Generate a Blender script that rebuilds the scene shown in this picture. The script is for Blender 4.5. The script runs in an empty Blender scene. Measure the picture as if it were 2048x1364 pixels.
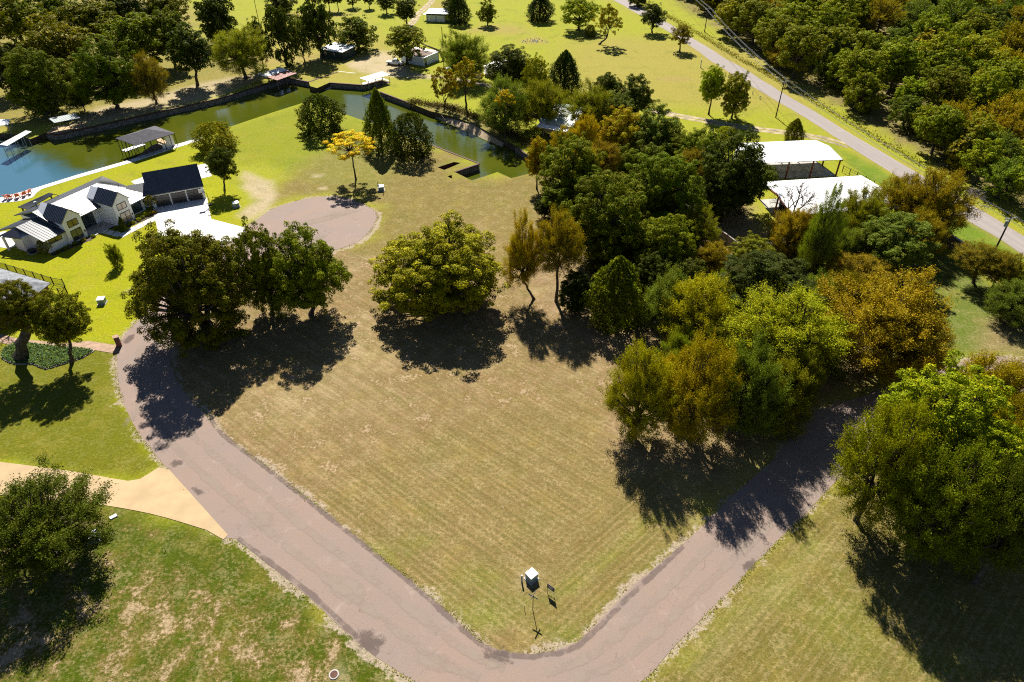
import bpy, bmesh, math, random
import numpy as np
from mathutils import Vector, Matrix
from mathutils.geometry import delaunay_2d_cdt

# ---------------------------------------------------------------- camera, sky, sun, exposure
S = bpy.context.scene
COL = S.collection
CAM_H, PITCH, FPX = 65.0, math.radians(37.7), 2048 * 24 / 36
cam_d = bpy.data.cameras.new('camera'); cam_d.lens = 24; cam_d.sensor_width = 36
cam_d.clip_start = 0.5; cam_d.clip_end = 3000
cam = bpy.data.objects.new('camera', cam_d); COL.objects.link(cam)
cam.location = (0, 0, CAM_H); cam.rotation_euler = (math.pi / 2 - PITCH, 0, 0)
S.camera = cam
SUN_EL, SUN_AZ = math.radians(44), math.radians(-9)      # azimuth from +Y towards +X
world = bpy.data.worlds.new('World'); S.world = world; world.use_nodes = True
wn = world.node_tree
sky = wn.nodes.new('ShaderNodeTexSky'); sky.sky_type = 'NISHITA'; sky.sun_disc = False
sky.sun_elevation = SUN_EL; sky.sun_rotation = SUN_AZ
sky.air_density = 0.6; sky.dust_density = 0.1; sky.ozone_density = 1.5
bg = wn.nodes['Background']; bg.inputs['Strength'].default_value = 0.05
wn.links.new(sky.outputs['Color'], bg.inputs['Color'])
sun_d = bpy.data.lights.new('sun', 'SUN'); sun_d.energy = 5.0; sun_d.angle = math.radians(0.53); sun_d.color = (1.0, 0.95, 0.86)
sun = bpy.data.objects.new('sun', sun_d); COL.objects.link(sun)
sd = Vector((math.sin(SUN_AZ) * math.cos(SUN_EL), math.cos(SUN_AZ) * math.cos(SUN_EL), math.sin(SUN_EL)))
sun.rotation_euler = sd.to_track_quat('Z', 'Y').to_euler(); sun.location = (0, 120, 150)
S.view_settings.view_transform = 'Standard'; S.view_settings.look = 'None'
S.view_settings.exposure = 1.25; S.view_settings.gamma = 1.0; S.view_settings.use_curve_mapping = False
S.render.engine = 'CYCLES'
cy = S.cycles
cy.max_bounces = 6; cy.diffuse_bounces = 2; cy.glossy_bounces = 3; cy.transmission_bounces = 3; cy.transparent_max_bounces = 8
cy.caustics_reflective = False; cy.caustics_refractive = False
cy.use_adaptive_sampling = True; cy.adaptive_threshold = 0.01
cy.pixel_filter_type = 'BLACKMAN_HARRIS'; cy.filter_width = 1.1
cy.use_denoising = False
LIT = 2.15                                              # what a sunlit level surface of albedo 1 shows at this exposure

# ---------------------------------------------------------------- helpers
def at(x, y, z=0.0):
    """ground-plane survey: where the photograph's pixel (x, y) meets the level z, in metres"""
    u = (x - 1024) / FPX; v = -(y - 682) / FPX
    d = (u, math.cos(PITCH) + v * math.sin(PITCH), -math.sin(PITCH) + v * math.cos(PITCH))
    t = (z - CAM_H) / d[2]
    return Vector((d[0] * t, d[1] * t, z))
def at2(x, y): p = at(x, y); return (p.x, p.y)
def look(p):
    dx, dy, dz = p[0], p[1], p[2] - CAM_H
    c, s = math.cos(PITCH), math.sin(PITCH)
    z = dy * c - dz * s
    return 1024 + FPX * dx / z, 682 - FPX * (dy * s + dz * c) / z, z
def lin(c): return tuple(((v / 255) / 12.92 if v <= 10 else (((v / 255) + 0.055) / 1.055) ** 2.4) for v in c)
def alb(r, g, b, k=LIT): return tuple(v / k for v in lin((r, g, b)))
rng = random.Random(7)
npr = np.random.default_rng(11)

def tag(o, label=None, cat=None, group=None, kind=None):
    if label: o['label'] = label
    if cat: o['category'] = cat
    if group: o['group'] = group
    if kind: o['kind'] = kind
    return o
def empty(name, loc=(0, 0, 0), rz=0.0, label=None, cat=None, group=None):
    o = bpy.data.objects.new(name, None); COL.objects.link(o)
    o.location = loc; o.rotation_euler = (0, 0, rz); o.empty_display_size = 0.3
    return tag(o, label, cat, group)
def mesh_obj(name, me, mat=None, parent=None):
    o = bpy.data.objects.new(name, me); COL.objects.link(o)
    if mat is not None and not me.materials: me.materials.append(mat)
    if parent is not None: o.parent = parent
    return o
class MB:
    def __init__(s): s.v = []; s.f = []
    def add(s, vs, fs):
        n = len(s.v); s.v += [tuple(v) for v in vs]; s.f += [tuple(i + n for i in f) for f in fs]; return s
    def box(s, x0, x1, y0, y1, z0, z1):
        return s.add([(x0,y0,z0),(x1,y0,z0),(x1,y1,z0),(x0,y1,z0),(x0,y0,z1),(x1,y0,z1),(x1,y1,z1),(x0,y1,z1)],
                     [(3,2,1,0),(4,5,6,7),(0,1,5,4),(1,2,6,5),(2,3,7,6),(3,0,4,7)])
    def poly(s, pts): return s.add(pts, [tuple(range(len(pts)))])
    def slab(s, pts, t):
        """a sheet with thickness t below the given outline"""
        n = len(pts); b = [(p[0], p[1], p[2] - t) for p in pts]
        return s.add(list(pts) + b, [tuple(range(n)), tuple(range(2*n-1, n-1, -1))] + [(i, n+i, n+(i+1)%n, (i+1)%n) for i in range(n)])
    def prism(s, poly, z0, z1):
        n = len(poly)
        return s.add([(p[0],p[1],z0) for p in poly] + [(p[0],p[1],z1) for p in poly],
                     [tuple(range(n-1,-1,-1)), tuple(range(n, 2*n))] + [(i,(i+1)%n,n+(i+1)%n,n+i) for i in range(n)])
    def tube(s, p0, p1, r0, r1=None, n=6, caps=True):
        r1 = r0 if r1 is None else r1
        p0, p1 = Vector(p0), Vector(p1); d = (p1 - p0).normalized()
        a = d.orthogonal().normalized(); b = d.cross(a)
        vs = []
        for p, r in ((p0, r0), (p1, r1)):
            for k in range(n):
                t = 2 * math.pi * k / n; vs.append(p + a * (r * math.cos(t)) + b * (r * math.sin(t)))
        fs = [(k, (k+1)%n, n+(k+1)%n, n+k) for k in range(n)]
        if caps: fs += [tuple(range(n-1,-1,-1)), tuple(range(n, 2*n))]
        return s.add(vs, fs)
    def path(s, pts, rads, n=6):
        for i in range(len(pts) - 1): s.tube(pts[i], pts[i+1], rads[i], rads[i+1], n, True)
        return s
    def bar(s, p0, p1, w, h):
        """a rectangular bar, w wide across, h tall below the line p0-p1"""
        p0, p1 = Vector(p0), Vector(p1); d = (p1 - p0); a = Vector((-d.y, d.x, 0))
        if a.length < 1e-6: a = Vector((1, 0, 0))
        a = a.normalized() * (w / 2); dz = Vector((0, 0, -h))
        vs = [p0-a+dz, p1-a+dz, p1+a+dz, p0+a+dz, p0-a, p1-a, p1+a, p0+a]
        return s.add(vs, [(3,2,1,0),(4,5,6,7),(0,1,5,4),(1,2,6,5),(2,3,7,6),(3,0,4,7)])
    def mesh(s, name):
        me = bpy.data.meshes.new(name); me.from_pydata(s.v, [], s.f); me.update(); return me
    def build(s, name, mat, parent=None, smooth=False):
        me = s.mesh(name)
        if smooth: me.polygons.foreach_set('use_smooth', [True] * len(me.polygons))
        return mesh_obj(name, me, mat, parent)

# ---------------------------------------------------------------- materials
def nodes_of(m):
    m.use_nodes = True; nt = m.node_tree; return nt, nt.nodes, nt.links, nt.nodes['Principled BSDF']
def N(nt, t, **kw):
    n = nt.nodes.new('ShaderNode' + t)
    for k, v in kw.items():
        if k in n.inputs: n.inputs[k].default_value = v
        else: setattr(n, k, v)
    return n
def mixc(nt, fac, a, b, blend='MIX'):
    m = nt.nodes.new('ShaderNodeMix'); m.data_type = 'RGBA'; m.blend_type = blend; m.clamp_factor = True
    for i, v in ((0, fac), (6, a), (7, b)):
        if hasattr(v, 'links'): nt.links.new(v, m.inputs[i])
        else: m.inputs[i].default_value = v if i == 0 else (tuple(v) + (1,))[:4]
    return m.outputs[2]
def math_n(nt, op, a, b=None, c=None):
    m = nt.nodes.new('ShaderNodeMath'); m.operation = op
    for i, v in enumerate((a, b, c)):
        if v is None: continue
        if hasattr(v, 'links'): nt.links.new(v, m.inputs[i])
        else: m.inputs[i].default_value = v
    return m.outputs[0]
def ramp(nt, fac, lo, hi):
    m = nt.nodes.new('ShaderNodeMapRange'); m.clamp = True; m.interpolation_type = 'SMOOTHSTEP'
    nt.links.new(fac, m.inputs[0]); m.inputs[1].default_value = lo; m.inputs[2].default_value = hi
    return m.outputs[0]
def noise(nt, vec, scale, detail=3.0, rough=0.55, dist=0.0):
    n = nt.nodes.new('ShaderNodeTexNoise'); n.inputs['Scale'].default_value = scale
    n.inputs['Detail'].default_value = detail; n.inputs['Roughness'].default_value = rough; n.inputs['Distortion'].default_value = dist
    if vec is not None: nt.links.new(vec, n.inputs['Vector'])
    return n.outputs['Fac']
def coords(nt, kind='Object'):
    t = nt.nodes.new('ShaderNodeTexCoord'); return t.outputs[kind]
def geo_pos(nt):
    return nt.nodes.new('ShaderNodeNewGeometry').outputs['Position']
def mapped(nt, vec, rot=0.0, scale=(1, 1, 1)):
    m = nt.nodes.new('ShaderNodeMapping'); m.inputs['Rotation'].default_value = (0, 0, rot); m.inputs['Scale'].default_value = scale
    nt.links.new(vec, m.inputs['Vector']); return m.outputs[0]
def bump(nt, bsdf, h, strength=0.4, dist=0.05):
    b = nt.nodes.new('ShaderNodeBump'); b.inputs['Strength'].default_value = strength; b.inputs['Distance'].default_value = dist
    nt.links.new(h, b.inputs['Height']); nt.links.new(b.outputs['Normal'], bsdf.inputs['Normal'])
MATS = {}
def plain(name, col, rough=0.7, metal=0.0, var=0.12, scale=1.5, spec=0.4, fine=12.0):
    """a painted or raw surface: base colour with weathering at two sizes"""
    if name in MATS: return MATS[name]
    m = bpy.data.materials.new(name); nt, ns, lk, b = nodes_of(m)
    p = geo_pos(nt)
    n1 = noise(nt, p, scale, 5); n2 = noise(nt, p, fine, 2)
    dark = tuple(c * (1 - 2.2 * var) for c in col); lite = tuple(min(1, c * (1 + 1.2 * var)) for c in col)
    c = mixc(nt, ramp(nt, n1, 0.3, 0.7), dark, lite)
    c = mixc(nt, math_n(nt, 'MULTIPLY', ramp(nt, n2, 0.45, 0.75), 0.5), c, tuple(x * (1 - 1.4 * var) for x in col))
    lk.new(c, b.inputs['Base Color']); b.inputs['Roughness'].default_value = rough; b.inputs['Metallic'].default_value = metal
    b.inputs['Specular IOR Level'].default_value = spec
    MATS[name] = m; return m
# ---------------------------------------------------------------- outlines on the ground (metres)
def smooth_line(pts, step=1.0, closed=False):
    """Catmull-Rom through the surveyed points"""
    P = [np.array(p, float) for p in pts]; n = len(P); out = []
    rngi = range(n) if closed else range(n - 1)
    for i in rngi:
        p0 = P[(i-1) % n] if closed or i > 0 else P[i]; p1 = P[i]; p2 = P[(i+1) % n]
        p3 = P[(i+2) % n] if closed or i + 2 < n else p2
        k = max(1, int(np.linalg.norm(p2 - p1) / step))
        for j in range(k):
            t = j / k
            out.append(0.5 * ((2*p1) + (-p0+p2)*t + (2*p0-5*p1+4*p2-p3)*t*t + (-p0+3*p1-3*p2+p3)*t**3))
    if not closed: out.append(P[-1])
    return [tuple(p) for p in out]
def rough_edge(pts, amp, seed=0):
    """make an outline ragged: sum of sines plus a little random, along the normal"""
    r = np.random.default_rng(seed); P = np.array(pts); n = len(P)
    T = np.roll(P, -1, 0) - np.roll(P, 1, 0); T /= np.maximum(np.linalg.norm(T, axis=1), 1e-6)[:, None]
    Nn = np.c_[-T[:, 1], T[:, 0]]
    s = r.normal(size=n); k = np.array([0.25, 0.5, 0.25]); s = np.convolve(np.r_[s[-1], s, s[0]], k, 'valid')
    s2 = np.repeat(r.normal(size=n // 6 + 2), 6)[:n]; s2 = np.convolve(np.r_[s2[-3:], s2, s2[:3]], np.ones(7) / 7, 'valid')
    return [tuple(p) for p in P + Nn * ((s * 0.5 + s2) * amp)[:, None]]
PX = lambda L: [at2(*p) for p in L]
WATER_Z = -1.5
bank_near = [(-400, 520), (-150, 440), (0, 395.5), (64, 378), (150, 351), (258, 320), (352, 289), (402, 275), (461, 253), (547, 224),
             (614, 203), (678, 224), (727, 241), (862, 290.5), (957.7, 327.6), (909, 343.5), (943.8, 361), (994.6, 344), (1022.5, 356), (1060.6, 346.6), (1092, 338)]
bank_far = [(1100, 322), (1072, 317), (1050, 306), (1032, 292), (1012, 282), (985, 268), (945, 247), (905, 233), (860, 222), (819.6, 205.6), (748.5, 179), (780, 165), (763.5, 160.5),
            (726.6, 170), (659, 165), (634, 176), (620, 172), (617.5, 163.5), (574.5, 155), (520, 171), (444, 195), (307.6, 225.5), (171, 256), (113, 268.7), (92, 265.5), (60, 278), (35, 268),
            (0, 266), (-120, 270), (-400, 280)]
water_poly = PX(bank_near + bank_far)
slip_poly = PX([(875, 334.6), (907.6, 324), (922, 325.7), (888.5, 339.8)])
culv_poly = PX([(894.5, 352), (903.7, 350), (904, 357), (900, 355.5)])

def inside(pts, poly):
    x, y = pts[:, 0], pts[:, 1]; c = np.zeros(len(pts), bool); n = len(poly); j = n - 1
    for i in range(n):
        xi, yi = poly[i]; xj, yj = poly[j]
        if yi != yj:
            t = ((yi > y) != (yj > y)) & (x < (xj - xi) * (y - yi) / (yj - yi) + xi); c ^= t
        j = i
    return c
def seg_dist(pts, line, closed=True):
    d = np.full(len(pts), 1e9); L = np.array(line); m = len(L)
    for i in range(m if closed else m - 1):
        a = L[i]; b = L[(i+1) % m]; ab = b - a; t = np.clip(((pts - a) @ ab) / max(ab @ ab, 1e-9), 0, 1)
        d = np.minimum(d, np.hypot(*(pts - a - t[:, None] * ab).T))
    return d
def soft(pts, poly, w):
    """1 inside, 0 outside, sliding over +-w metres"""
    d = seg_dist(pts, poly); s = np.where(inside(pts, poly), d, -d)
    return np.clip(s / (2 * w) + 0.5, 0, 1)
def lump(pts, s, seed=0):
    """cheap smooth noise for the land's patchiness, 0..1"""
    r = np.random.default_rng(seed); o = np.zeros(len(pts))
    for k in range(14):
        a = r.uniform(0, 2*math.pi); f = s * r.uniform(0.5, 2.2); o += np.sin(pts @ np.array([math.cos(a), math.sin(a)]) * f + r.uniform(0, 6.3)) / (f / s) ** .5
    o = o / 5.5; return np.clip(o * 0.5 + 0.5, 0, 1)

# ---------------------------------------------------------------- road outlines
road_outer = smooth_line(PX([(491, 455), (450, 487), (390, 535), (325, 592), (280, 638), (250, 668), (238, 697), (235, 730), (240, 775), (254, 820), (275, 862), (323, 924)]), 1.0)
road_outer += PX([(338, 939), (451, 1075), (471, 1077), (540, 1131), (621, 1195), (690, 1262), (748, 1312), (790, 1340)]) 
road_outer += smooth_line(PX([(790, 1340), (840, 1372), (930, 1420), (1060, 1445), (1180, 1425), (1245, 1390), (1300, 1348)]), 1.0)[1:]
road_outer += smooth_line(PX([(1300, 1348), (1424, 1220), (1490, 1154.5), (1552, 1085), (1592, 1045), (1687, 950), (1745, 895), (1815, 845), (1890, 805), (1970, 785), (2060, 790), (2250, 830)]), 1.0)[1:]
road_inner = smooth_line(PX([(2250, 735), (2060, 722), (1962, 712), (1890, 738), (1800, 768), (1722, 793), (1625, 830), (1545, 920), (1440, 1016), (1361, 1089), (1266, 1176), (1180, 1262), (1149, 1287), (1090, 1303), (1045, 1307), (1000, 1299), (963, 1286)]), 1.0)
road_inner += smooth_line(PX([(963, 1286), (835, 1176), (745, 1103), (566, 961), (441, 866), (413, 826)]), 1.0)[1:]
road_inner += smooth_line(PX([(413, 826), (375, 790), (350, 750), (343, 705), (352, 660), (380, 615), (430, 565), (500, 528), (580, 510), (660, 503)]), 1.0)[1:]
road_inner += smooth_line(PX([(660, 503), (709, 487), (741, 461), (755, 432), (743, 417), (721, 405), (692, 397), (660, 393), (628, 395), (598, 401), (549, 416), (520, 435), (491, 455)]), 0.8)[1:-1]
road_loop = rough_edge(road_outer + road_inner, 0.12, 3)
road_c = PX([(1000, -130), (1150, -45), (1226, 0), (1286, 33.5), (1369, 84.5), (1460, 146), (1557, 204), (1630, 249), (1700, 294), (1780, 344), (1850, 388), (1920, 432), (1997, 478), (2048, 511), (2200, 606)])
road_c2 = PX([(2240, 580), (2048, 472), (1943, 410), (1869, 364), (1790, 321), (1717, 276), (1630, 223), (1562, 183), (1490, 139), (1446, 114), (1351, 54.5), (1254.5, 0), (1180, -45), (1030, -130)])
road_far = rough_edge(smooth_line(road_c, 1.5) + smooth_line(road_c2, 1.5), 0.18, 5)

# ---------------------------------------------------------------- ground sheet: triangulated with the lagoon cut out
def grid(x0, x1, y0, y1, s):
    X, Y = np.meshgrid(np.arange(x0, x1, s), np.arange(y0, y1, s)); P = np.c_[X.ravel(), Y.ravel()]
    return P + npr.uniform(-0.3, 0.3, P.shape) * s
gp = [grid(-150, 150, 22, 150, 1.0), grid(-260, 260, 150, 240, 2.0), grid(-420, 420, 240, 420, 5.0), grid(-420, -150, -10, 150, 8), grid(150, 420, -10, 150, 8), grid(-150, 150, -60, 22, 6)]
gp = np.vstack(gp)
gp = gp[np.abs(gp[:, 0]) < np.maximum(60, gp[:, 1] * 0.80 + 45)]
outer = [(-1500, -300), (1500, -300), (1500, 1800), (-1500, 1800)]
holes = [water_poly, slip_poly, culv_poly]
dmin = np.minimum.reduce([seg_dist(gp, h) for h in holes]); gp = gp[dmin > 0.45]
verts = [Vector(p) for p in outer]; edges = [(i, (i+1) % 4) for i in range(4)]
for h in holes:
    h2 = []
    for i in range(len(h)):
        a = np.array(h[i]); b = np.array(h[(i+1) % len(h)]); k = max(1, int(np.linalg.norm(b - a) / 3))
        h2 += [tuple(a + (b - a) * j / k) for j in range(k)]
    n0 = len(verts); verts += [Vector(p) for p in h2]; edges += [(n0 + i, n0 + (i+1) % len(h2)) for i in range(len(h2))]
verts += [Vector(p) for p in gp]
cv, ce, cf, *_ = delaunay_2d_cdt(verts, edges, [], 0, 1e-5)
V2 = np.array([(v.x, v.y) for v in cv]); F3 = np.array([f for f in cf if len(f) == 3])
cen = V2[F3].mean(1)
keep = ~(inside(cen, water_poly) | inside(cen, slip_poly) | inside(cen, culv_poly)); F3 = F3[keep]
me = bpy.data.meshes.new('ground')
zz = (lump(V2, 0.22, 3) - 0.5) * 0.02 * np.clip((np.minimum.reduce([seg_dist(V2, h) for h in holes]) - 1) / 5, 0, 1)
zz -= 0.013                                                  # the lawn lies just below the level of the paved sheets
me.from_pydata(np.c_[V2, zz].tolist(), [], F3.tolist()); me.update()
# colour of the land itself: what grows or lies where
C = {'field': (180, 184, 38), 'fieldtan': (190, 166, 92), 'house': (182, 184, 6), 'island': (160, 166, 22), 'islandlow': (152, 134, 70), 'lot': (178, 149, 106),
     'lotg': (158, 138, 80), 'lawnll': (86, 102, 8), 'lawnl': (128, 130, 20), 'lawnr': (142, 130, 62), 'yard': (118, 134, 48), 'verge': (128, 156, 34),
     'wood': (140, 128, 66), 'litter': (178, 148, 116), 'sand': (226, 205, 170), 'gravel': (206, 188, 166), 'green': (140, 160, 40), 'bare': (205, 180, 135)}
A = {k: np.array(alb(*v)) for k, v in C.items()}
col = np.tile(A['field'], (len(V2), 1)); par = np.zeros((len(V2), 4)); par[:, 0] = 0.10
wob = (lump(V2, 0.5, 9) - 0.5)[:, None] * 2.0
def paint(poly, key, w=2.0, a=1.0, patch=None, sa=None, sb=None, worn=None):
    """lay one kind of ground cover; edges wander with the land's own patchiness"""
    global col
    m = soft(V2 + wob * w * 0.8, poly, w) * a
    col = col * (1 - m[:, None]) + A[key] * m[:, None]
    for i, v in ((0, patch), (1, sa), (2, sb), (3, worn)):
        if v is not None: par[:, i] = par[:, i] * (1 - m) + v * m
def blob(x, y, rx, ry, key, a=1.0, w=None, patch=None):
    c = at(x, y); ex = at(x + rx, y); ey = at(x, y - ry); R1 = (ex - c).length; R2 = (ey - c).length
    pl = [(c.x + R1 * math.cos(t * math.pi / 8), c.y + R2 * math.sin(t * math.pi / 8)) for t in range(16)]
    paint(pl, key, w or max(0.6, 0.35 * min(R1, R2)), a, patch)
far = np.clip((lump(V2, 0.055, 21) - 0.55) * 3.2, 0, 1)[:, None] * 0.55
col = col * (1 - far) + A['fieldtan'] * far
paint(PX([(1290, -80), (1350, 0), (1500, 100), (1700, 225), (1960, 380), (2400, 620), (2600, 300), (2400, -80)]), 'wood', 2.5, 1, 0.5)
paint(PX([(1900, 420), (2060, 500), (2060, 560), (1850, 455)]), 'verge', 1.0)
paint(PX([(1640, 275), (1780, 350), (1860, 410), (1790, 415), (1700, 330)]), 'verge', 1.5)
paint(PX([(-300, -20), (360, -20), (400, 60), (540, 140), (300, 220), (100, 250), (-300, 270)]), 'islandlow', 4, 0.7, 0.5)
paint(PX([(-300, 470), (0, 392), (400, 275), (450, 300), (480, 400), (490, 455), (440, 500), (330, 590), (240, 690), (-200, 620)]), 'house', 1.5, 1, 0.03)
paint(PX([(400, 275), (614, 203), (680, 225), (760, 255), (720, 330), (600, 340), (470, 320)]), 'island', 3, 1, 0.1)
paint(PX([(600, 330), (700, 280), (760, 255), (960, 328), (905, 345), (945, 362), (1100, 340), (1130, 420), (960, 470), (780, 500), (750, 400), (600, 390), (520, 410)]), 'islandlow', 3, 1, 0.35)
paint(PX([(640, 250), (760, 270), (850, 300), (760, 380), (660, 380), (560, 330)]), 'green', 4, 0.35)
paint(PX([(770, 360), (1000, 362), (1110, 345), (1200, 460), (1050, 640), (900, 700), (680, 720), (610, 660), (640, 510), (760, 470)]), 'islandlow', 3, 1, 0.4, 0.1, 0.0, 0.25)
paint(PX([(380, 850), (300, 760), (310, 680), (400, 580), (520, 515), (690, 500), (1050, 540), (1250, 700), (1280, 900), (1430, 1085), (1150, 1340), (960, 1340), (700, 1130)]), 'lot', 1.2, 1, 0.7, 0.8, 0, 0.72)
paint(PX([(800, 470), (1050, 380), (1080, 440), (1010, 560), (800, 560)]), 'lotg', 4, 0.5, 0.5, 0, 0, 0.2)
paint(PX([(700, 940), (860, 860), (1180, 800), (1250, 950), (1420, 1085), (1150, 1340), (960, 1340), (680, 1120), (640, 1010)]), 'lotg', 3, 0.75, 0.45, 1.0, 0, 0.15)
paint(PX([(1180, 1020), (1290, 960), (1420, 1085), (1150, 1340), (1050, 1340), (1050, 1200)]), 'lotg', 2, 0.9, 0.4, 0.0, 1.0)
for k_ in range(9): blob(1095 + k_ * 30, 1205 - k_ * 22.5, 26, 9, 'green', 0.5)
for x, y, rx, ry in ((1330, 1045, 60, 14), (960, 1240, 60, 26), (1110, 1265, 50, 20), (860, 1200, 60, 30), (840, 1085, 30, 14), (770, 1110, 60, 26), (1000, 1215, 80, 40), (960, 1150, 60, 30)): blob(x, y, rx, ry, 'green', 0.35)
paint(PX([(240, 690), (-200, 690), (-200, 930), (0, 925), (270, 960), (325, 930), (250, 820)]), 'lawnl', 1.2, 1, 0.15)
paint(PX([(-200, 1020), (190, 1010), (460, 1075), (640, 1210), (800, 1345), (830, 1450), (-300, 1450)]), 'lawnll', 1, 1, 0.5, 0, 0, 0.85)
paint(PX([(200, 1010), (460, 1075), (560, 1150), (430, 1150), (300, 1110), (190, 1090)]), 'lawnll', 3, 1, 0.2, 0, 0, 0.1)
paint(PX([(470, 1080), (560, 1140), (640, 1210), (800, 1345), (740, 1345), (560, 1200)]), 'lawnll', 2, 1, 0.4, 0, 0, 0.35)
paint(PX([(1300, 1350), (1424, 1222), (1560, 1085), (1690, 952), (1830, 850), (2300, 800), (2300, 1500), (1250, 1450)]), 'lawnr', 1.2, 1, 0.45, 0, 0.8, 0.1)
for x, y, rx, ry in ((1700, 1240, 70, 60), (1560, 1180, 40, 40), (1880, 1330, 80, 30)): blob(x, y, rx, ry, 'green', 0.3)
def strip(a, b, w, key, al):
    a, b = np.array(at2(*a)), np.array(at2(*b)); d = (b - a) / np.linalg.norm(b - a); n = np.array([-d[1], d[0]]) * w; paint([tuple(a + n), tuple(b + n), tuple(b - n), tuple(a - n)], key, 0.7, al)
strip((1362, 1340), (1635, 1085), 1.0, 'green', .6); strip((1390, 1345), (1660, 1085), .6, 'bare', .35); strip((1372, 1300), (1600, 1090), 1.6, 'lotg', .4); strip((560, 985), (1000, 1330), .9, 'green', .25); strip((1110, 1300), (1400, 1050), .9, 'green', .35)
paint(PX([(1840, 480), (2060, 600), (2080, 720), (1960, 712), (1860, 745), (1780, 640), (1700, 560)]), 'yard', 2, 1, 0.3)
paint(PX([(1960, 640), (2060, 650), (2060, 720), (1960, 710)]), 'lot', 2, 0.7, 0.5)
paint(PX([(1040, 560), (1090, 440), (1250, 390), (1480, 400), (1560, 480), (1700, 560), (1780, 740), (1620, 830), (1450, 1000), (1370, 1000), (1240, 880), (1230, 720)]), 'litter', 3, 0.85, 0.8, 0, 0, 0.6)
paint(PX([(1560, 560), (1640, 560), (1720, 640), (1640, 640)]), 'yard', 2, 0.5)
blob(920, 480, 70, 40, 'litter', 0.4); blob(1180, 500, 50, 20, 'litter', 0.7)
for x, y, rx, ry, a in ((700, 690, 30, 70, .8), (740, 720, 60, 34, .6), (560, 830, 90, 30, .5), (620, 780, 60, 40, .5), (720, 640, 34, 14, .7), (700, 535, 24, 8, .9), (735, 515, 9, 4, 1), (690, 800, 120, 40, .35), (876, 940, 30, 16, .5), (530, 790, 40, 20, .6), (1068, 582, 12, 6, 1), (1180, 740, 60, 16, .4)):
    blob(x, y, rx, ry, 'bare', a, None, 1.0)
paint(PX([(482, 345), (540, 362), (552, 395), (540, 418), (500, 440), (480, 430), (510, 400), (490, 370)]), 'sand', 1.2, 0.9, 1.0)
for x, y, rx, ry in ((636, 351, 10, 2), (645, 376, 7, 2.5), (196, 1045, 1, 1), (1063, 1151, 16, 10), (668, 1348, 14, 9), (254, 581, 7, 3)): blob(x, y, rx, ry, 'sand', 0.9, 0.5)
for x, y, rx, ry in ((1068, 81, 30, 8), (1350, 158, 40, 5), (620, 118, 40, 10), (545, 118, 30, 12), (640, 28, 60, 6), (905, 168, 14, 6), (795, 148, 22, 8), (1290, 20, 20, 6), (1000, 60, 60, 10), (880, 10, 40, 8)): blob(x, y, rx, ry, 'fieldtan', 0.7)
paint(smooth_line(PX([(200, 214), (300, 195), (410, 165), (500, 150), (530, 152), (440, 190), (310, 222), (170, 252), (150, 240)]), 3), 'sand', 1.5, 0.75, 0.8)
paint(PX([(690, 128), (740, 112), (775, 104), (800, 128), (830, 146), (870, 150), (870, 158), (800, 156), (720, 145)]), 'sand', 1.0, 0.85, 0.5)
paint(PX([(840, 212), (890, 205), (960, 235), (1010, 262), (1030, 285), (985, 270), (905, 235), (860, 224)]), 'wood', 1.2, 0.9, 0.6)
# gravel and bare edge along the roads
dr = seg_dist(V2, road_loop); nz = lump(V2, 0.9, 4)
ed = np.clip(1.25 - dr / (0.7 + 1.2 * nz), 0, 1) * (0.45 + 0.55 * lump(V2, 0.35, 6))
edge_w = np.clip(ed, 0, 1)
cc = at(625, 447); rr = np.hypot(V2[:, 0] - cc.x, V2[:, 1] - cc.y); sh = np.clip(1 - np.abs(dr - 0.8) / 1.0, 0, 1) * (V2[:, 0] > cc.x + 4) * (rr < 18) * (V2[:, 1] < cc.y + 5)
edge_w = np.maximum(edge_w, sh)
df = seg_dist(V2, road_far); ed = np.clip(1 - df / 1.6, 0, 1) * 0.6
col = col * (1 - ed[:, None]) + A['fieldtan'] * ed[:, None]
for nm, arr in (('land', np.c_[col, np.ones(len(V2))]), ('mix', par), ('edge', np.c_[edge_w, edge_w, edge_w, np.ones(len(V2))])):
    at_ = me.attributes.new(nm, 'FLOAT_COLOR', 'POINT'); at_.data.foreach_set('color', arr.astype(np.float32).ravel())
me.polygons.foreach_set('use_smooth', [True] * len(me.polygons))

gm = bpy.data.materials.new('mown_grass_and_earth'); nt, ns, lk, bs = nodes_of(gm)
p = geo_pos(nt)
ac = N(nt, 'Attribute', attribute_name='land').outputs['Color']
am = N(nt, 'Attribute', attribute_name='mix').outputs['Color']
sp = nt.nodes.new('ShaderNodeSeparateColor'); lk.new(am, sp.inputs[0])
DIR_A = math.atan2(at(835, 1176).y - at(566, 961).y, at(835, 1176).x - at(566, 961).x)
DIR_B = math.atan2(at(1361, 1089).y - at(1149, 1290).y, at(1361, 1089).x - at(1149, 1290).x)
# patches of straw and of lusher grass, at the sizes clumps of turf have
n_big = noise(nt, p, 0.16, 6, 0.62, 0.3); n_mid = noise(nt, p, 0.55, 6, 0.72); n_tuft = noise(nt, p, 2.6, 5, 0.75); n_fine = noise(nt, p, 7.0, 3, 0.7)
straw = alb(206, 180, 134); lush = alb(98, 124, 20)
c = mixc(nt, math_n(nt, 'MULTIPLY', ramp(nt, n_big, 0.50, 0.72), 0.30), ac, lush)
c = mixc(nt, math_n(nt, 'MULTIPLY', ramp(nt, noise(nt, p, 0.22, 6, 0.7, 0.4), 0.48, 0.66), 0.24), c, alb(196, 172, 80))
pm = math_n(nt, 'MULTIPLY', sp.outputs[0], ramp(nt, math_n(nt, 'ADD', math_n(nt, 'MULTIPLY', n_mid, 0.5), math_n(nt, 'MULTIPLY', n_tuft, 0.5)), 0.48, 0.58))
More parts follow.
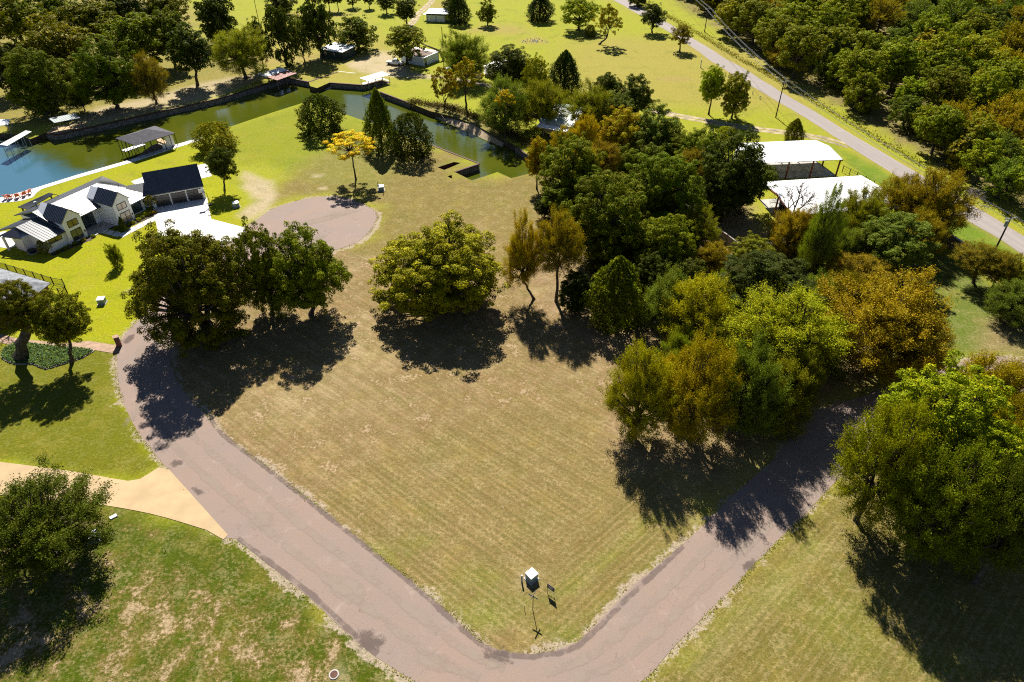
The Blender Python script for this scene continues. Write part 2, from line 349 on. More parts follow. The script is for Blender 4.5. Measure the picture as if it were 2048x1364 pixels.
c = mixc(nt, math_n(nt, 'MULTIPLY', pm, 0.85), c, straw)
# thatch lines that follow the mower
for ang, ch in ((DIR_A, 1), (DIR_B, 2)):
    q = mapped(nt, p, -ang, (1, 1, 1)); q2 = mapped(nt, q, 0, (0.035, 1.0, 1.0))
    st = noise(nt, q2, 0.95, 3, 0.6); st2 = noise(nt, mapped(nt, q, 0, (0.06, 1, 1)), 2.6, 2, 0.6)
    wv = nt.nodes.new('ShaderNodeTexWave'); wv.bands_direction = 'Y'; wv.inputs['Scale'].default_value = 0.40; wv.inputs['Distortion'].default_value = 2.2; wv.inputs['Detail'].default_value = 3; wv.inputs['Detail Scale'].default_value = 0.4
    lk.new(q, wv.inputs['Vector'])
    c = mixc(nt, math_n(nt, 'MULTIPLY', math_n(nt, 'MULTIPLY', sp.outputs[ch], ramp(nt, wv.outputs['Fac'], 0.55, 1.0)), 0.20), c, alb(116, 110, 54))
    c = mixc(nt, math_n(nt, 'MULTIPLY', math_n(nt, 'MULTIPLY', sp.outputs[ch], ramp(nt, wv.outputs['Fac'], 0.28, 0.0)), 0.20), c, alb(206, 178, 130))
    f = math_n(nt, 'MULTIPLY', sp.outputs[ch], ramp(nt, st, 0.40, 0.62))
    c = mixc(nt, math_n(nt, 'MULTIPLY', f, 0.38), c, alb(122, 112, 58))
    f2 = math_n(nt, 'MULTIPLY', sp.outputs[ch], ramp(nt, st2, 0.56, 0.70))
    c = mixc(nt, math_n(nt, 'MULTIPLY', f2, 0.40), c, alb(196, 168, 116))
# worn places: turf killed to bare sandy soil, with browned turf round them
wa = N(nt, 'Attribute', attribute_name='mix').outputs['Alpha']
wno = math_n(nt, 'ADD', math_n(nt, 'MULTIPLY', noise(nt, p, 0.30, 7, 0.72, 0.3), 0.72), math_n(nt, 'MULTIPLY', n_tuft, 0.28))
wlev = math_n(nt, 'ADD', wno, math_n(nt, 'MULTIPLY', math_n(nt, 'SUBTRACT', wa, 0.85), 0.14))
c = mixc(nt, math_n(nt, 'MULTIPLY', math_n(nt, 'MULTIPLY', ramp(nt, wlev, 0.44, 0.54), ramp(nt, wa, 0.02, 0.3)), 0.6), c, alb(140, 118, 62))
c = mixc(nt, math_n(nt, 'MULTIPLY', math_n(nt, 'MULTIPLY', ramp(nt, wlev, 0.515, 0.60), ramp(nt, wa, 0.02, 0.3)), 0.8), c, alb(216, 186, 150))
# loose gravel and dead grass where the road edge crumbles
ea = N(nt, 'Attribute', attribute_name='edge').outputs['Fac']
el = math_n(nt, 'ADD', ea, math_n(nt, 'MULTIPLY', math_n(nt, 'SUBTRACT', math_n(nt, 'ADD', math_n(nt, 'MULTIPLY', n_mid, 0.55), math_n(nt, 'MULTIPLY', n_tuft, 0.45)), 0.5), 2.6))
c = mixc(nt, math_n(nt, 'MULTIPLY', math_n(nt, 'MULTIPLY', ramp(nt, el, 0.48, 0.72), ramp(nt, ea, 0.02, 0.25)), 0.85), c, alb(206, 186, 162))
# green blades among the straw, finer than a stride
gb = math_n(nt, 'MULTIPLY', ramp(nt, noise(nt, p, 1.7, 5, 0.75), 0.50, 0.64), 0.30)
hv = nt.nodes.new('ShaderNodeHueSaturation'); lk.new(mixc(nt, gb, c, alb(118, 122, 52)), hv.inputs['Color'])
v1 = math_n(nt, 'MULTIPLY_ADD', n_tuft, 1.3, 0.35); v2 = math_n(nt, 'MULTIPLY_ADD', n_fine, 1.3, 0.35)
lk.new(math_n(nt, 'MULTIPLY', v1, v2), hv.inputs['Value'])
lk.new(math_n(nt, 'MULTIPLY_ADD', n_mid, 0.04, 0.48), hv.inputs['Hue'])
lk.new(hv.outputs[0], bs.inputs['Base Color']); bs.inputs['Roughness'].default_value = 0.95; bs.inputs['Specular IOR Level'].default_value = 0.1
bump(nt, bs, math_n(nt, 'ADD', n_tuft, math_n(nt, 'MULTIPLY', n_fine, 0.5)), 0.7, 0.12)
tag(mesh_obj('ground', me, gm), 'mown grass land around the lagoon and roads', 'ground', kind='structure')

# ---------------------------------------------------------------- water and the lagoon floor's banks
SKYREF0, SKYREF1 = -82.0, -70.0
wm = bpy.data.materials.new('green_lagoon_water'); nt, ns, lk, bs = nodes_of(wm); p = geo_pos(nt)
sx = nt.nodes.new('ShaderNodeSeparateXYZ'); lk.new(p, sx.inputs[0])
sky_reflect = ramp(nt, math_n(nt, 'ADD', math_n(nt, 'MULTIPLY', noise(nt, p, 0.07, 5, 0.6), 26.0), math_n(nt, 'ADD', math_n(nt, 'MULTIPLY', sx.outputs[0], -0.55), math_n(nt, 'MULTIPLY', sx.outputs[1], -0.95))), SKYREF0, SKYREF1)   # where a blue sky reflection is painted into the water colour
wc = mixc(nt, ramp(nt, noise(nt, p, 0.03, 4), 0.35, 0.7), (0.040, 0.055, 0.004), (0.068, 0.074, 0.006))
wc = mixc(nt, sky_reflect, wc, (0.040, 0.105, 0.145))  # fixed blue standing in for mirrored sky
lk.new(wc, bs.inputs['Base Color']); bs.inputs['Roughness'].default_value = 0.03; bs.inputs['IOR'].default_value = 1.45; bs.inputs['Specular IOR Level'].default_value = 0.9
q = mapped(nt, p, math.radians(20), (1.0, 2.2, 1.0))
bump(nt, bs, math_n(nt, 'ADD', noise(nt, q, 0.55, 3, 0.5), math_n(nt, 'MULTIPLY', noise(nt, q, 2.3, 2), 0.25)), 0.10, 0.30)
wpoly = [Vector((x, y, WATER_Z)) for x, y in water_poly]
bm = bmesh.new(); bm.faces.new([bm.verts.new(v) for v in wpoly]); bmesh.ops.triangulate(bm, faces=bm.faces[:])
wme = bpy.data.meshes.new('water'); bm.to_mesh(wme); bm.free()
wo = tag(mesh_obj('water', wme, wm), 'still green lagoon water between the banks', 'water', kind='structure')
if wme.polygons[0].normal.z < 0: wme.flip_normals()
earth = plain('bank_earth', alb(120, 100, 72), 0.95, var=0.25, scale=0.8)
bk = MB()
for poly in (water_poly,):
    for i in range(len(poly)):
        a, b = poly[i], poly[(i+1) % len(poly)]
        bk.add([(a[0], a[1], -0.065), (b[0], b[1], -0.065), (b[0], b[1], -2.4), (a[0], a[1], -2.4)], [(0, 1, 2, 3)])
tag(bk.build('bank', earth), 'earth bank dropping to the lagoon water', 'bank', kind='structure')

def sheet(name, poly, z, mat, label, cat, kind='structure', thick=0.0, parent=None):
    bm = bmesh.new(); f = bm.faces.new([bm.verts.new((x, y, z)) for x, y in poly]); bm.normal_update()
    if f.normal.z < 0: f.normal_flip()
    if thick:
        r = bmesh.ops.extrude_face_region(bm, geom=[f]); bmesh.ops.translate(bm, vec=(0, 0, -thick), verts=[v for v in r['geom'] if isinstance(v, bmesh.types.BMVert)])
        bmesh.ops.recalc_face_normals(bm, faces=bm.faces[:])
    bmesh.ops.triangulate(bm, faces=bm.faces[:]); m_ = bpy.data.meshes.new(name); bm.to_mesh(m_); bm.free()
    o = mesh_obj(name, m_, mat, parent)
    if parent is None: tag(o, label, cat, kind=kind)
    return o
def asphalt(name, base, dark, pale, tracks=None, warm=None):
    m = bpy.data.materials.new(name); nt, ns, lk, b = nodes_of(m); p = geo_pos(nt)
    c = mixc(nt, ramp(nt, noise(nt, p, 0.12, 5, 0.6, 0.5), 0.35, 0.68), base, warm or base)
    c = mixc(nt, math_n(nt, 'MULTIPLY', ramp(nt, noise(nt, p, 0.55, 6, 0.7, 1.0), 0.60, 0.74), 0.75), c, dark)
    c = mixc(nt, math_n(nt, 'MULTIPLY', ramp(nt, noise(nt, p, 0.33, 6, 0.65, 0.8), 0.56, 0.74), 0.6), c, pale)
    if tracks is not None:
        q = mapped(nt, mapped(nt, p, -tracks), 0, (0.03, 1, 1))
        c = mixc(nt, math_n(nt, 'MULTIPLY', ramp(nt, noise(nt, q, 0.8, 3), 0.50, 0.66), 0.35), c, pale)
        c = mixc(nt, math_n(nt, 'MULTIPLY', ramp(nt, noise(nt, q, 1.3, 3), 0.56, 0.70), 0.30), c, dark)
    # cracks
    vo = nt.nodes.new('ShaderNodeTexVoronoi'); vo.feature = 'DISTANCE_TO_EDGE'; vo.inputs['Scale'].default_value = 0.28
    w = nt.nodes.new('ShaderNodeVectorMath'); w.operation = 'ADD'; lk.new(p, w.inputs[0])
    nn = nt.nodes.new('ShaderNodeTexNoise'); nn.inputs['Scale'].default_value = 0.6; nn.inputs['Detail'].default_value = 5; lk.new(p, nn.inputs['Vector'])
    sc = nt.nodes.new('ShaderNodeVectorMath'); sc.operation = 'SCALE'; lk.new(nn.outputs['Color'], sc.inputs[0]); sc.inputs['Scale'].default_value = 3.0
    lk.new(sc.outputs[0], w.inputs[1]); lk.new(w.outputs[0], vo.inputs['Vector'])
    cr = math_n(nt, 'MULTIPLY', math_n(nt, 'LESS_THAN', vo.outputs['Distance'], 0.010), ramp(nt, noise(nt, p, 0.1, 2), 0.5, 0.6))
    c = mixc(nt, math_n(nt, 'MULTIPLY', cr, 0.28), c, dark)
    nf = noise(nt, p, 6.0, 3, 0.7)
    hv = nt.nodes.new('ShaderNodeHueSaturation'); lk.new(c, hv.inputs['Color']); lk.new(math_n(nt, 'MULTIPLY_ADD', nf, 0.55, 0.72), hv.inputs['Value'])
    lk.new(hv.outputs[0], b.inputs['Base Color']); b.inputs['Roughness'].default_value = 0.9; b.inputs['Specular IOR Level'].default_value = 0.25
    bump(nt, b, nf, 0.3, 0.03); return m
M_road = asphalt('worn_warm_asphalt', alb(175, 155, 143), alb(126, 112, 106), alb(202, 183, 168), None, alb(183, 157, 141))
M_road2 = asphalt('pale_grey_asphalt', alb(186, 174, 168), alb(150, 140, 140), alb(212, 198, 188), math.atan2(at(1780, 342).y - at(1560, 202).y, at(1780, 342).x - at(1560, 202).x))
road_o = sheet('road', road_loop, 0.004, M_road, 'worn brownish loop road ending in a round turning circle', 'road')
sheet('road', road_far, 0.004, M_road2, 'pale straight country road beside the power poles', 'road')
M_dirt = plain('pale_dirt', alb(214, 192, 150), 0.95, var=0.25, scale=0.5, fine=3)
def track(name, pts, w, label, z=0.0, sep=None):
    L = np.array(smooth_line(PX(pts), 1.5)); T = np.gradient(L, axis=0); T /= np.linalg.norm(T, axis=1)[:, None]; Nn = np.c_[-T[:, 1], T[:, 0]]
    mb = MB()
    for off in ([0] if sep is None else [-sep, sep]):
        ww = w * (0.7 + 0.6 * npr.random(len(L)))[:, None] / 2
        l = L + Nn * (off + ww); r = L + Nn * (off - ww); n = len(L)
        mb.add([(x, y, z) for x, y in l] + [(x, y, z) for x, y in r], [(i, n+i, n+i+1, i+1) for i in range(n-1)])
    tag(mb.build(name, M_dirt), label, 'track', kind='structure')
track('dirt_track', [(1300, 220), (1370, 234), (1430, 245), (1500, 256), (1580, 266), (1640, 276), (1700, 292)], 1.5, 'two pale ruts of a dirt track running to the country road', sep=0.95)
track('dirt_track', [(862, 152), (900, 156), (950, 165), (1000, 178), (1050, 188)], 2.2, 'pale dirt lane running past the small white canopy')
track('dirt_track', [(800, 66), (822, 48), (835, 30), (858, 8), (875, -10)], 1.3, 'narrow dirt track climbing past the pale garage building', sep=0.8)
# ---------------------------------------------------------------- building materials
M_white = plain('white_stucco', (0.86, 0.86, 0.86), 0.8, var=0.03, scale=0.6)
M_conc = plain('pale_concrete', (0.56, 0.54, 0.50), 0.85, var=0.07, scale=0.5, fine=4)
M_conc2 = plain('grey_concrete', (0.36, 0.34, 0.31), 0.9, var=0.15, scale=0.6, fine=4)
M_tanconc = plain('tan_concrete', alb(232, 200, 152), 0.9, var=0.07, scale=0.35, fine=5)
M_seam = plain('charcoal_metal', (0.030, 0.033, 0.042), 0.42, metal=0.0, var=0.10, scale=0.8, spec=1.0)
M_dark = plain('black_metal', (0.012, 0.012, 0.014), 0.45, metal=0.2, var=0.1)
M_frame = plain('dark_window_frame', (0.012, 0.012, 0.013), 0.5, var=0.05)
M_door = plain('smoked_door_panel', (0.035, 0.032, 0.030), 0.25, var=0.08, spec=0.5)
M_whitemetal = plain('white_sheet_metal', (0.80, 0.80, 0.79), 0.42, var=0.04, scale=0.4, spec=0.5)
M_galv = plain('galvanised_metal', (0.26, 0.29, 0.29), 0.55, metal=0.1, var=0.10, scale=0.7)
M_rust = plain('rusted_red_metal', (0.27, 0.105, 0.075), 0.7, var=0.22, scale=0.9)
M_redtrim = plain('red_trim', (0.24, 0.05, 0.03), 0.6, var=0.1)
M_shingle = plain('grey_shingle', (0.050, 0.049, 0.058), 0.9, var=0.16, scale=1.2, fine=5)
M_shingle2 = plain('blue_grey_shingle', (0.155, 0.165, 0.18), 0.85, var=0.20, scale=1.5, fine=4)
M_brick = plain('red_brick', (0.20, 0.085, 0.06), 0.9, var=0.18, scale=2.0, fine=6)
M_brickpave = plain('pink_brick_paving', alb(212, 176, 146), 0.9, var=0.12, scale=1.2, fine=5)
M_wood = plain('weathered_timber', (0.22, 0.17, 0.12), 0.9, var=0.2, scale=1.5, fine=8)
M_rustcap = plain('rusty_cap', (0.090, 0.038, 0.024), 0.85, var=0.25, scale=1.5)
M_pile = plain('sheet_pile', (0.21, 0.185, 0.155), 0.75, var=0.22, scale=1.2)
M_green = plain('dark_green_siding', (0.016, 0.036, 0.028), 0.6, var=0.12)
M_tan = plain('tan_siding', (0.42, 0.30, 0.16), 0.8, var=0.08)
M_roofgreen = plain('sage_metal_roof', (0.34, 0.43, 0.38), 0.45, var=0.08, scale=0.6)
M_paleblue = plain('pale_blue_siding', (0.52, 0.58, 0.62), 0.7, var=0.05)
M_bluebox = plain('utility_green', (0.22, 0.28, 0.25), 0.5, var=0.1)
M_boxlid = plain('box_lid', (0.72, 0.76, 0.74), 0.5, var=0.05)
M_stone = plain('stone_wall', (0.30, 0.26, 0.22), 0.9, var=0.22, scale=1.6, fine=5)
M_orange = plain('orange_paint', (0.55, 0.10, 0.02), 0.55, var=0.06)
M_navy = plain('navy_paint', (0.018, 0.03, 0.085), 0.4, var=0.08)
M_pole = plain('creosote_pole', (0.050, 0.038, 0.030), 0.9, var=0.25, scale=2)
M_wire = plain('wire', (0.30, 0.30, 0.32), 0.35, metal=0.6, var=0.05)
M_mulch = plain('mulch', (0.060, 0.043, 0.033), 0.95, var=0.3, scale=2, fine=9)
M_tyre = plain('tyre', (0.015, 0.015, 0.015), 0.8, var=0.1)
M_paper = plain('off_white_paint', (0.66, 0.66, 0.63), 0.6, var=0.06)
def glass(name, base, rough=0.06):
    m = bpy.data.materials.new(name); nt, ns, lk, b = nodes_of(m)
    c = mixc(nt, ramp(nt, noise(nt, geo_pos(nt), 0.8, 2), 0.4, 0.6), base, tuple(v * 1.7 for v in base)); lk.new(c, b.inputs['Base Color'])
    b.inputs['Roughness'].default_value = rough; b.inputs['Specular IOR Level'].default_value = 0.9; return m
M_glass = glass('dark_window_glass', (0.030, 0.045, 0.045)); M_glass2 = glass('amber_blind_glass', (0.12, 0.09, 0.035)); M_glass3 = glass('pale_blind_glass', (0.34, 0.27, 0.22))

def place(o, M): o.matrix_local = M; return o
def wallM(p, ang): return Matrix.Translation(p) @ Matrix.Rotation(ang, 4, 'Z')
def win(parent, M, w, h, cols=2, rows=1, pane=None, name='window', frame=None, t=0.09):
    """x along the wall, -y outward, z up from the lower left corner; each pane its own piece"""
    mb = MB(); mb.box(-t, w+t, -0.06, 0.03, -t, 0); mb.box(-t, w+t, -0.06, 0.03, h, h+t); mb.box(-t, 0, -0.06, 0.03, 0, h); mb.box(w, w+t, -0.06, 0.03, 0, h)
    cw = w / cols; rh = h / rows
    for i in range(1, cols): mb.box(i*cw - t*.45, i*cw + t*.45, -0.055, 0.02, 0, h)
    for j in range(1, rows): mb.box(0, w, -0.05, 0.015, j*rh - t*.3, j*rh + t*.3)
    o = place(mb.build(name, frame or M_frame, parent), M)
    pm = MB().box(0, cw - t*.9, -0.02, 0.01, 0, rh - t*.6).mesh('pane'); pm.materials.append(pane or M_glass)
    for i in range(cols):
        for j in range(rows):
            q = mesh_obj('pane', pm, None, o); q.location = (i*cw + t*.45, 0, j*rh + t*.3)
    return o
def lerp(a, b, t): return tuple(x + (y - x) * t for x, y in zip(a, b))
def roof_plane(parent, pts, t, mat, seams=0.0, name='roof', M=None):
    """pts: eave0, eave1, ridge1, ridge0 (ridge points may coincide); standing seams run up the slope"""
    o = MB().slab(pts, t).build(name, mat, parent)
    if M is not None: place(o, M)
    if seams:
        e0, e1, r1, r0 = (pts + [pts[-1]])[:4] if len(pts) == 3 else pts
        L = math.dist(e0, e1); n = max(2, int(L / seams)); mb = MB()
        for i in range(n + 1):
            k = min(max(i / n, 0.004), 0.996); a = Vector(lerp(e0, e1, k)); b = Vector(lerp(r0, r1, k))
            if (b - a).length < 0.5: continue
            up = Vector((0, 0, 0.055)); mb.bar(a + up, b + up, 0.07, 0.055)
        s = mb.build('seam_ribs', mat, o); s['kind'] = 'stuff'
    return o

# ---------------------------------------------------------------- paving
sheet('driveway', PX([(306, 416), (414, 395.3), (417, 412), (423, 438), (493, 456), (482, 474), (440, 490), (318, 476)]), 0.012, M_conc, 'clean white concrete driveway before the three garage doors', 'driveway')
sheet('driveway', smooth_line(PX([(-120, 912), (0, 924), (146, 943), (256, 962), (280, 958)]), 2) + PX([(318, 935), (338, 939), (456, 1070), (447, 1079)]) + smooth_line(PX([(447, 1079), (413, 1060), (365, 1045), (299.5, 1027), (204.5, 1010), (110, 1001), (0, 990), (-120, 975)]), 2)[1:], 0.03, M_tanconc, 'wide tan concrete driveway flaring into the loop road', 'driveway', thick=0.25)
sheet('driveway', PX([(-60, 652), (35, 677), (126, 687), (177.4, 682), (229, 690), (243, 690), (236, 708), (186, 700), (120, 700), (20, 690), (-60, 672)]), 0.03, M_brickpave, 'pink brick driveway beside the brick mailbox', 'driveway')
sheet('patio', PX([(262, 363), (292, 352), (300, 366), (306, 372), (285, 380)]), 0.02, M_conc, 'pale concrete slab behind the garage roof', 'patio')
sheet('patio', PX([(392, 331), (413, 327), (424, 352), (402, 357)]), 0.02, M_conc, 'pale concrete slab beside the garage', 'patio')
sheet('patio', PX([(-30, 470), (12, 462), (34, 492), (18, 497), (-30, 490)]), 0.02, M_conc, 'sunlit slab under the corner porch of the white house', 'patio')
# seawall walk along the lagoon, with the rounded end patio
mid = [at(*p) for p in [(64, 378), (150, 351), (258, 320), (352, 289), (404, 274)]]
walk = [(p.x, p.y) for p in mid]
inn = PX([(405, 279), (352, 296), (262, 325.5), (150, 357.5), (84, 378)])
cap = smooth_line(PX([(84, 378), (74, 385), (66, 394), (40, 402), (0, 406), (-60, 412), (-160, 440)]), 1.2)
sheet('seawall_walk', PX([(-160, 430), (0, 395.5)]) + walk + inn + cap[1:], 0.03, M_conc, 'white concrete seawall walk widening to a rounded patio', 'walk', thick=0.5)
walkway = empty('garden_walkway', at(280, 455), 0, 'row of big white concrete slabs leading to the house entrance', 'walkway'); walkway['kind'] = 'structure'
for a, b, c, d in (((316, 430.5), (316, 438.5), (303, 445.5), (299, 437.5)), ((298, 438), (302, 446), (289, 452.5), (285, 444.5)), ((284, 445), (288, 453), (275, 459.5), (271, 451.5)), ((270, 452), (274, 460), (262, 466), (257, 458)), ((256, 458.5), (261, 466.5), (245, 475.5), (237, 471)),
                   ((196, 464.5), (205, 458), (217, 460), (208, 467)), ((210, 467.5), (219, 460.5), (230, 462.5), (222, 470.5)), ((224, 471), (232, 463), (243, 465), (236, 474))):
    P = [at(*q) for q in (a, b, c, d)]; g0 = walkway.location
    MB().slab([(q.x - g0.x, q.y - g0.y, 0.05) for q in P][::-1], 0.1).build('paving_slab', M_conc, walkway)
sheet('flower_bed', PX([(178, 473), (195, 466), (240, 452), (272, 437), (283, 428), (309, 416), (316, 430), (268, 450), (240, 460), (205, 456), (184, 480), (146, 495), (106, 512), (100, 508)]), 0.0, M_mulch, 'dark mulched flower bed along the white house front', 'flower bed')

# ---------------------------------------------------------------- the white house
hs = empty('modern_house', at(142.5, 488.8), math.radians(64), 'white modern farmhouse with charcoal metal roofs, twin gables and a garage wing', 'house')
def part(mb, name, mat, parent=hs, M=None):
    o = mb.build(name, mat, parent)
    return place(o, M) if M is not None else o
# walls: the low wing, the two gables, the main body, the entrance recess
part(MB().box(-4.0, 0.0, 0.6, 10.2, -0.1, 2.85), 'wall', M_white)
part(MB().box(-5.5, -4.003, 4.9, 7.7, -0.1, 2.9), 'wall', M_white)
part(MB().prism([(0, 0), (3.75, 0), (3.75, 7.2), (0, 7.2)], -0.1, 4.75).add([(0, 0, 4.75), (3.75, 0, 4.75), (1.875, 0, 6.5), (0, 7.2, 4.75), (3.75, 7.2, 4.75), (1.875, 7.2, 6.5)], [(0, 1, 2), (3, 5, 4), (0, 2, 5, 3), (1, 4, 5, 2)]), 'wall', M_white)
part(MB().prism([(9.1, -2.4), (12.75, -2.4), (12.75, 5.0), (9.1, 5.0)], -0.1, 4.75).add([(9.1, -2.4, 4.75), (12.75, -2.4, 4.75), (10.925, -2.4, 6.5), (9.1, 5, 4.75), (12.75, 5, 4.75), (10.925, 5, 6.5)], [(0, 1, 2), (3, 5, 4), (0, 2, 5, 3), (1, 4, 5, 2)]), 'wall', M_white)
part(MB().box(0.3, 16.6, 2.6, 13.2, -0.1, 3.15), 'wall', M_white)
part(MB().box(12.753, 16.6, -0.9, 2.597, -0.1, 2.6), 'wall', M_white)
part(MB().box(-6.7, -6.35, 8.4, 8.75, -0.1, 2.9), 'porch_post', M_white)
# roofs
T = 0.16
roof_plane(hs, [(-0.5, 1.2, 3.6), (13.4, 1.2, 3.6), (13.4, 7.2, 5.4), (-0.5, 7.2, 5.4)], T, M_seam, 0.5)
roof_plane(hs, [(13.403, -1.6, 2.76), (18.0, -1.6, 2.76), (13.403, 7.2, 5.4)], T, M_seam, 0.5)
roof_plane(hs, [(12.75, -1.6, 2.76), (13.40, -1.6, 2.76), (13.40, 1.195, 3.598), (12.75, 1.195, 3.598)], T, M_seam)
roof_plane(hs, [(18.0, -1.59, 2.757), (19.6, 14.4, 3.15), (13.41, 7.21, 5.395)], T, M_seam, 0.5)
roof_plane(hs, [(19.59, 14.42, 3.14), (-0.5, 14.0, 3.2), (-0.5, 7.203, 5.4), (13.4, 7.203, 5.4)], T, M_seam, 0.5)
roof_plane(hs, [(-4.5, -0.1, 2.82), (-0.003, -0.1, 2.82), (-0.003, 6.85, 4.25), (-4.5, 6.85, 4.25)], T, M_seam, 0.5)
roof_plane(hs, [(-0.503, 11.2, 3.1), (-5.9, 11.2, 3.1), (-4.5, 6.853, 4.25), (-0.503, 6.853, 4.25)], T, M_seam, 0.5)
roof_plane(hs, [(-6.8, 9.4, 2.9), (-5.6, 4.6, 2.9), (-4.503, 6.85, 4.2)], T, M_seam)
for x0, x1, yf, yb in ((0, 3.75, 0, 5.2), (9.1, 12.75, -2.4, 2.8)):
    xm = (x0 + x1) / 2; sl = 1.75 / (xm - x0); ov = 0.28
    roof_plane(hs, [(x0 - ov, yb, 4.78 - ov*sl), (x0 - ov, yf - 0.3, 4.78 - ov*sl), (xm, yf - 0.3, 6.62), (xm, yb, 6.62)], 0.14, M_seam, 0.4)
    roof_plane(hs, [(x1 + ov, yf - 0.3, 4.78 - ov*sl), (x1 + ov, yb, 4.78 - ov*sl), (xm + .002, yb, 6.62), (xm + .002, yf - 0.3, 6.62)], 0.14, M_seam, 0.4)
# rear porch roof
roof_plane(hs, [(2.3, 17.1, 3.0), (2.3, 13.9, 3.25), (8.2, 13.9, 4.0), (8.2, 15.2, 3.95)], 0.14, M_seam, 0.45)
roof_plane(hs, [(8.203, 13.9, 4.0), (9.4, 13.9, 3.1), (9.4, 17.3, 3.0), (8.203, 15.2, 3.95)], 0.14, M_seam)
roof_plane(hs, [(9.4, 17.303, 3.0), (2.3, 17.103, 3.0), (8.2, 15.203, 3.95)], 0.14, M_seam)
for x in (2.7, 8.9): part(MB().box(x - .12, x + .12, 16.4, 16.64, -0.1, 2.85), 'porch_post', M_dark)
part(MB().tube((3.2, 12.0, 3.6), (3.2, 12.0, 4.75), 0.16, 0.16, 10).tube((3.2, 12.0, 4.75), (3.2, 12.0, 4.87), 0.27, 0.27, 10), 'vent_pipe', M_galv)
for x, y in ((15.6, 9.0), (16.6, 5.2)): part(MB().tube((x, y, 3.7), (x, y, 4.6), 0.06, 0.06, 6), 'vent_pipe', M_dark)
# openings
zM = lambda x, y, z: Matrix.Translation((x, y, z))
win(hs, zM(0.95, -0.002, 3.1), 1.9, 1.15, 2, 1, M_glass2); win(hs, zM(0.85, -0.002, 0.35), 2.05, 1.95, 2, 1)
win(hs, zM(9.95, -2.402, 3.1), 1.9, 1.15, 2, 1, M_glass3); win(hs, zM(9.95, -2.402, 0.35), 2.05, 1.95, 2, 1, M_glass3)
win(hs, zM(-3.2, 0.598, 1.55), 2.4, 0.75, 2, 1, M_glass2)
win(hs, zM(4.3, 2.598, 0.1), 3.3, 2.6, 3, 1, name='entrance_door')
win(hs, zM(13.3, -0.902, 0.3), 2.6, 1.95, 2, 1)
for x, y in ((3.45, 0), (12.45, -2.4)): part(MB().box(x - .09, x + .09, y - .16, y - .004, 1.1, 1.45), 'wall_lamp', M_dark)
part(MB().box(3.9, 9.0, -1.2, 2.55, -0.12, 0.09), 'entrance_step', M_conc2)
# garage wing and its connector
ga = math.radians(26); gO = at(308, 415.5)
Mg = hs.matrix_world.inverted() if False else (Matrix.Translation(hs.location) @ Matrix.Rotation(math.radians(64), 4, 'Z')).inverted() @ (Matrix.Translation(gO) @ Matrix.Rotation(ga, 4, 'Z'))
part(MB().prism([(0, 0), (10.3, 0), (10.3, 6.6), (0, 6.6)], -0.1, 3.05).add([(0, 0, 3.05), (0, 6.6, 3.05), (0, 3.3, 6.3), (10.3, 0, 3.05), (10.3, 6.6, 3.05), (10.3, 3.3, 6.3)], [(0, 2, 1), (3, 4, 5), (0, 3, 5, 2), (1, 2, 5, 4)]), 'wall', M_white, hs, Mg)
roof_plane(hs, [(-0.3, -0.3, 2.85), (10.5, -0.3, 2.85), (10.5, 3.3, 6.48), (-0.3, 3.3, 6.48)], 0.15, M_seam, 0.5, 'roof', Mg)
roof_plane(hs, [(10.5, 6.9, 2.85), (-0.3, 6.9, 2.85), (-0.3, 3.303, 6.48), (10.5, 3.303, 6.48)], 0.15, M_seam, 0.5, 'roof', Mg)
for x in (0.72, 3.85, 6.98):
    win(hs, Mg @ Matrix.Translation((x, -0.002, 0.02)), 2.72, 2.3, 2, 4, M_door, 'garage_door')
part(MB().prism([(-3.6, 0.9), (-0.003, 0.9), (-0.003, 6.2), (-3.6, 6.2)], -0.1, 2.75), 'wall', M_white, hs, Mg)
roof_plane(hs, [(-3.9, 0.5, 2.72), (-0.31, 0.5, 2.72), (-0.31, 3.6, 4.2), (-3.9, 3.6, 4.2)], 0.12, M_seam, 0.5, 'roof', Mg)
roof_plane(hs, [(-0.31, 6.6, 2.72), (-3.9, 6.6, 2.72), (-3.9, 3.603, 4.2), (-0.31, 3.603, 4.2)], 0.12, M_seam, 0.5, 'roof', Mg)
# basketball hoop beside the garage
b0 = at(421, 410); bh = empty('basketball_hoop', b0, ga, 'black basketball hoop with white backboard at the garage corner', 'hoop')
MB().tube((0, 0, 0), (-0.1, 0.1, 2.6), 0.06, 0.05, 8).tube((-0.1, 0.1, 2.6), (-0.75, 0.3, 3.1), 0.05, 0.04, 6).build('pole', M_dark, bh)
MB().box(-1.5, -0.35, 0.28, 0.33, 2.85, 3.65).build('backboard', M_paper, bh)
rg = MB()
for k in range(12): a = 6.283*k/12; b = 6.283*(k+1)/12; rg.tube((-0.95 + .23*math.cos(a), .02 + .23*math.sin(a), 3.0), (-0.95 + .23*math.cos(b), .02 + .23*math.sin(b), 3.0), .02, .02, 5)
rg.build('rim', M_orange, bh); MB().box(-0.4, 0.4, -0.3, 0.3, 0, 0.18).build('base', M_dark, bh)
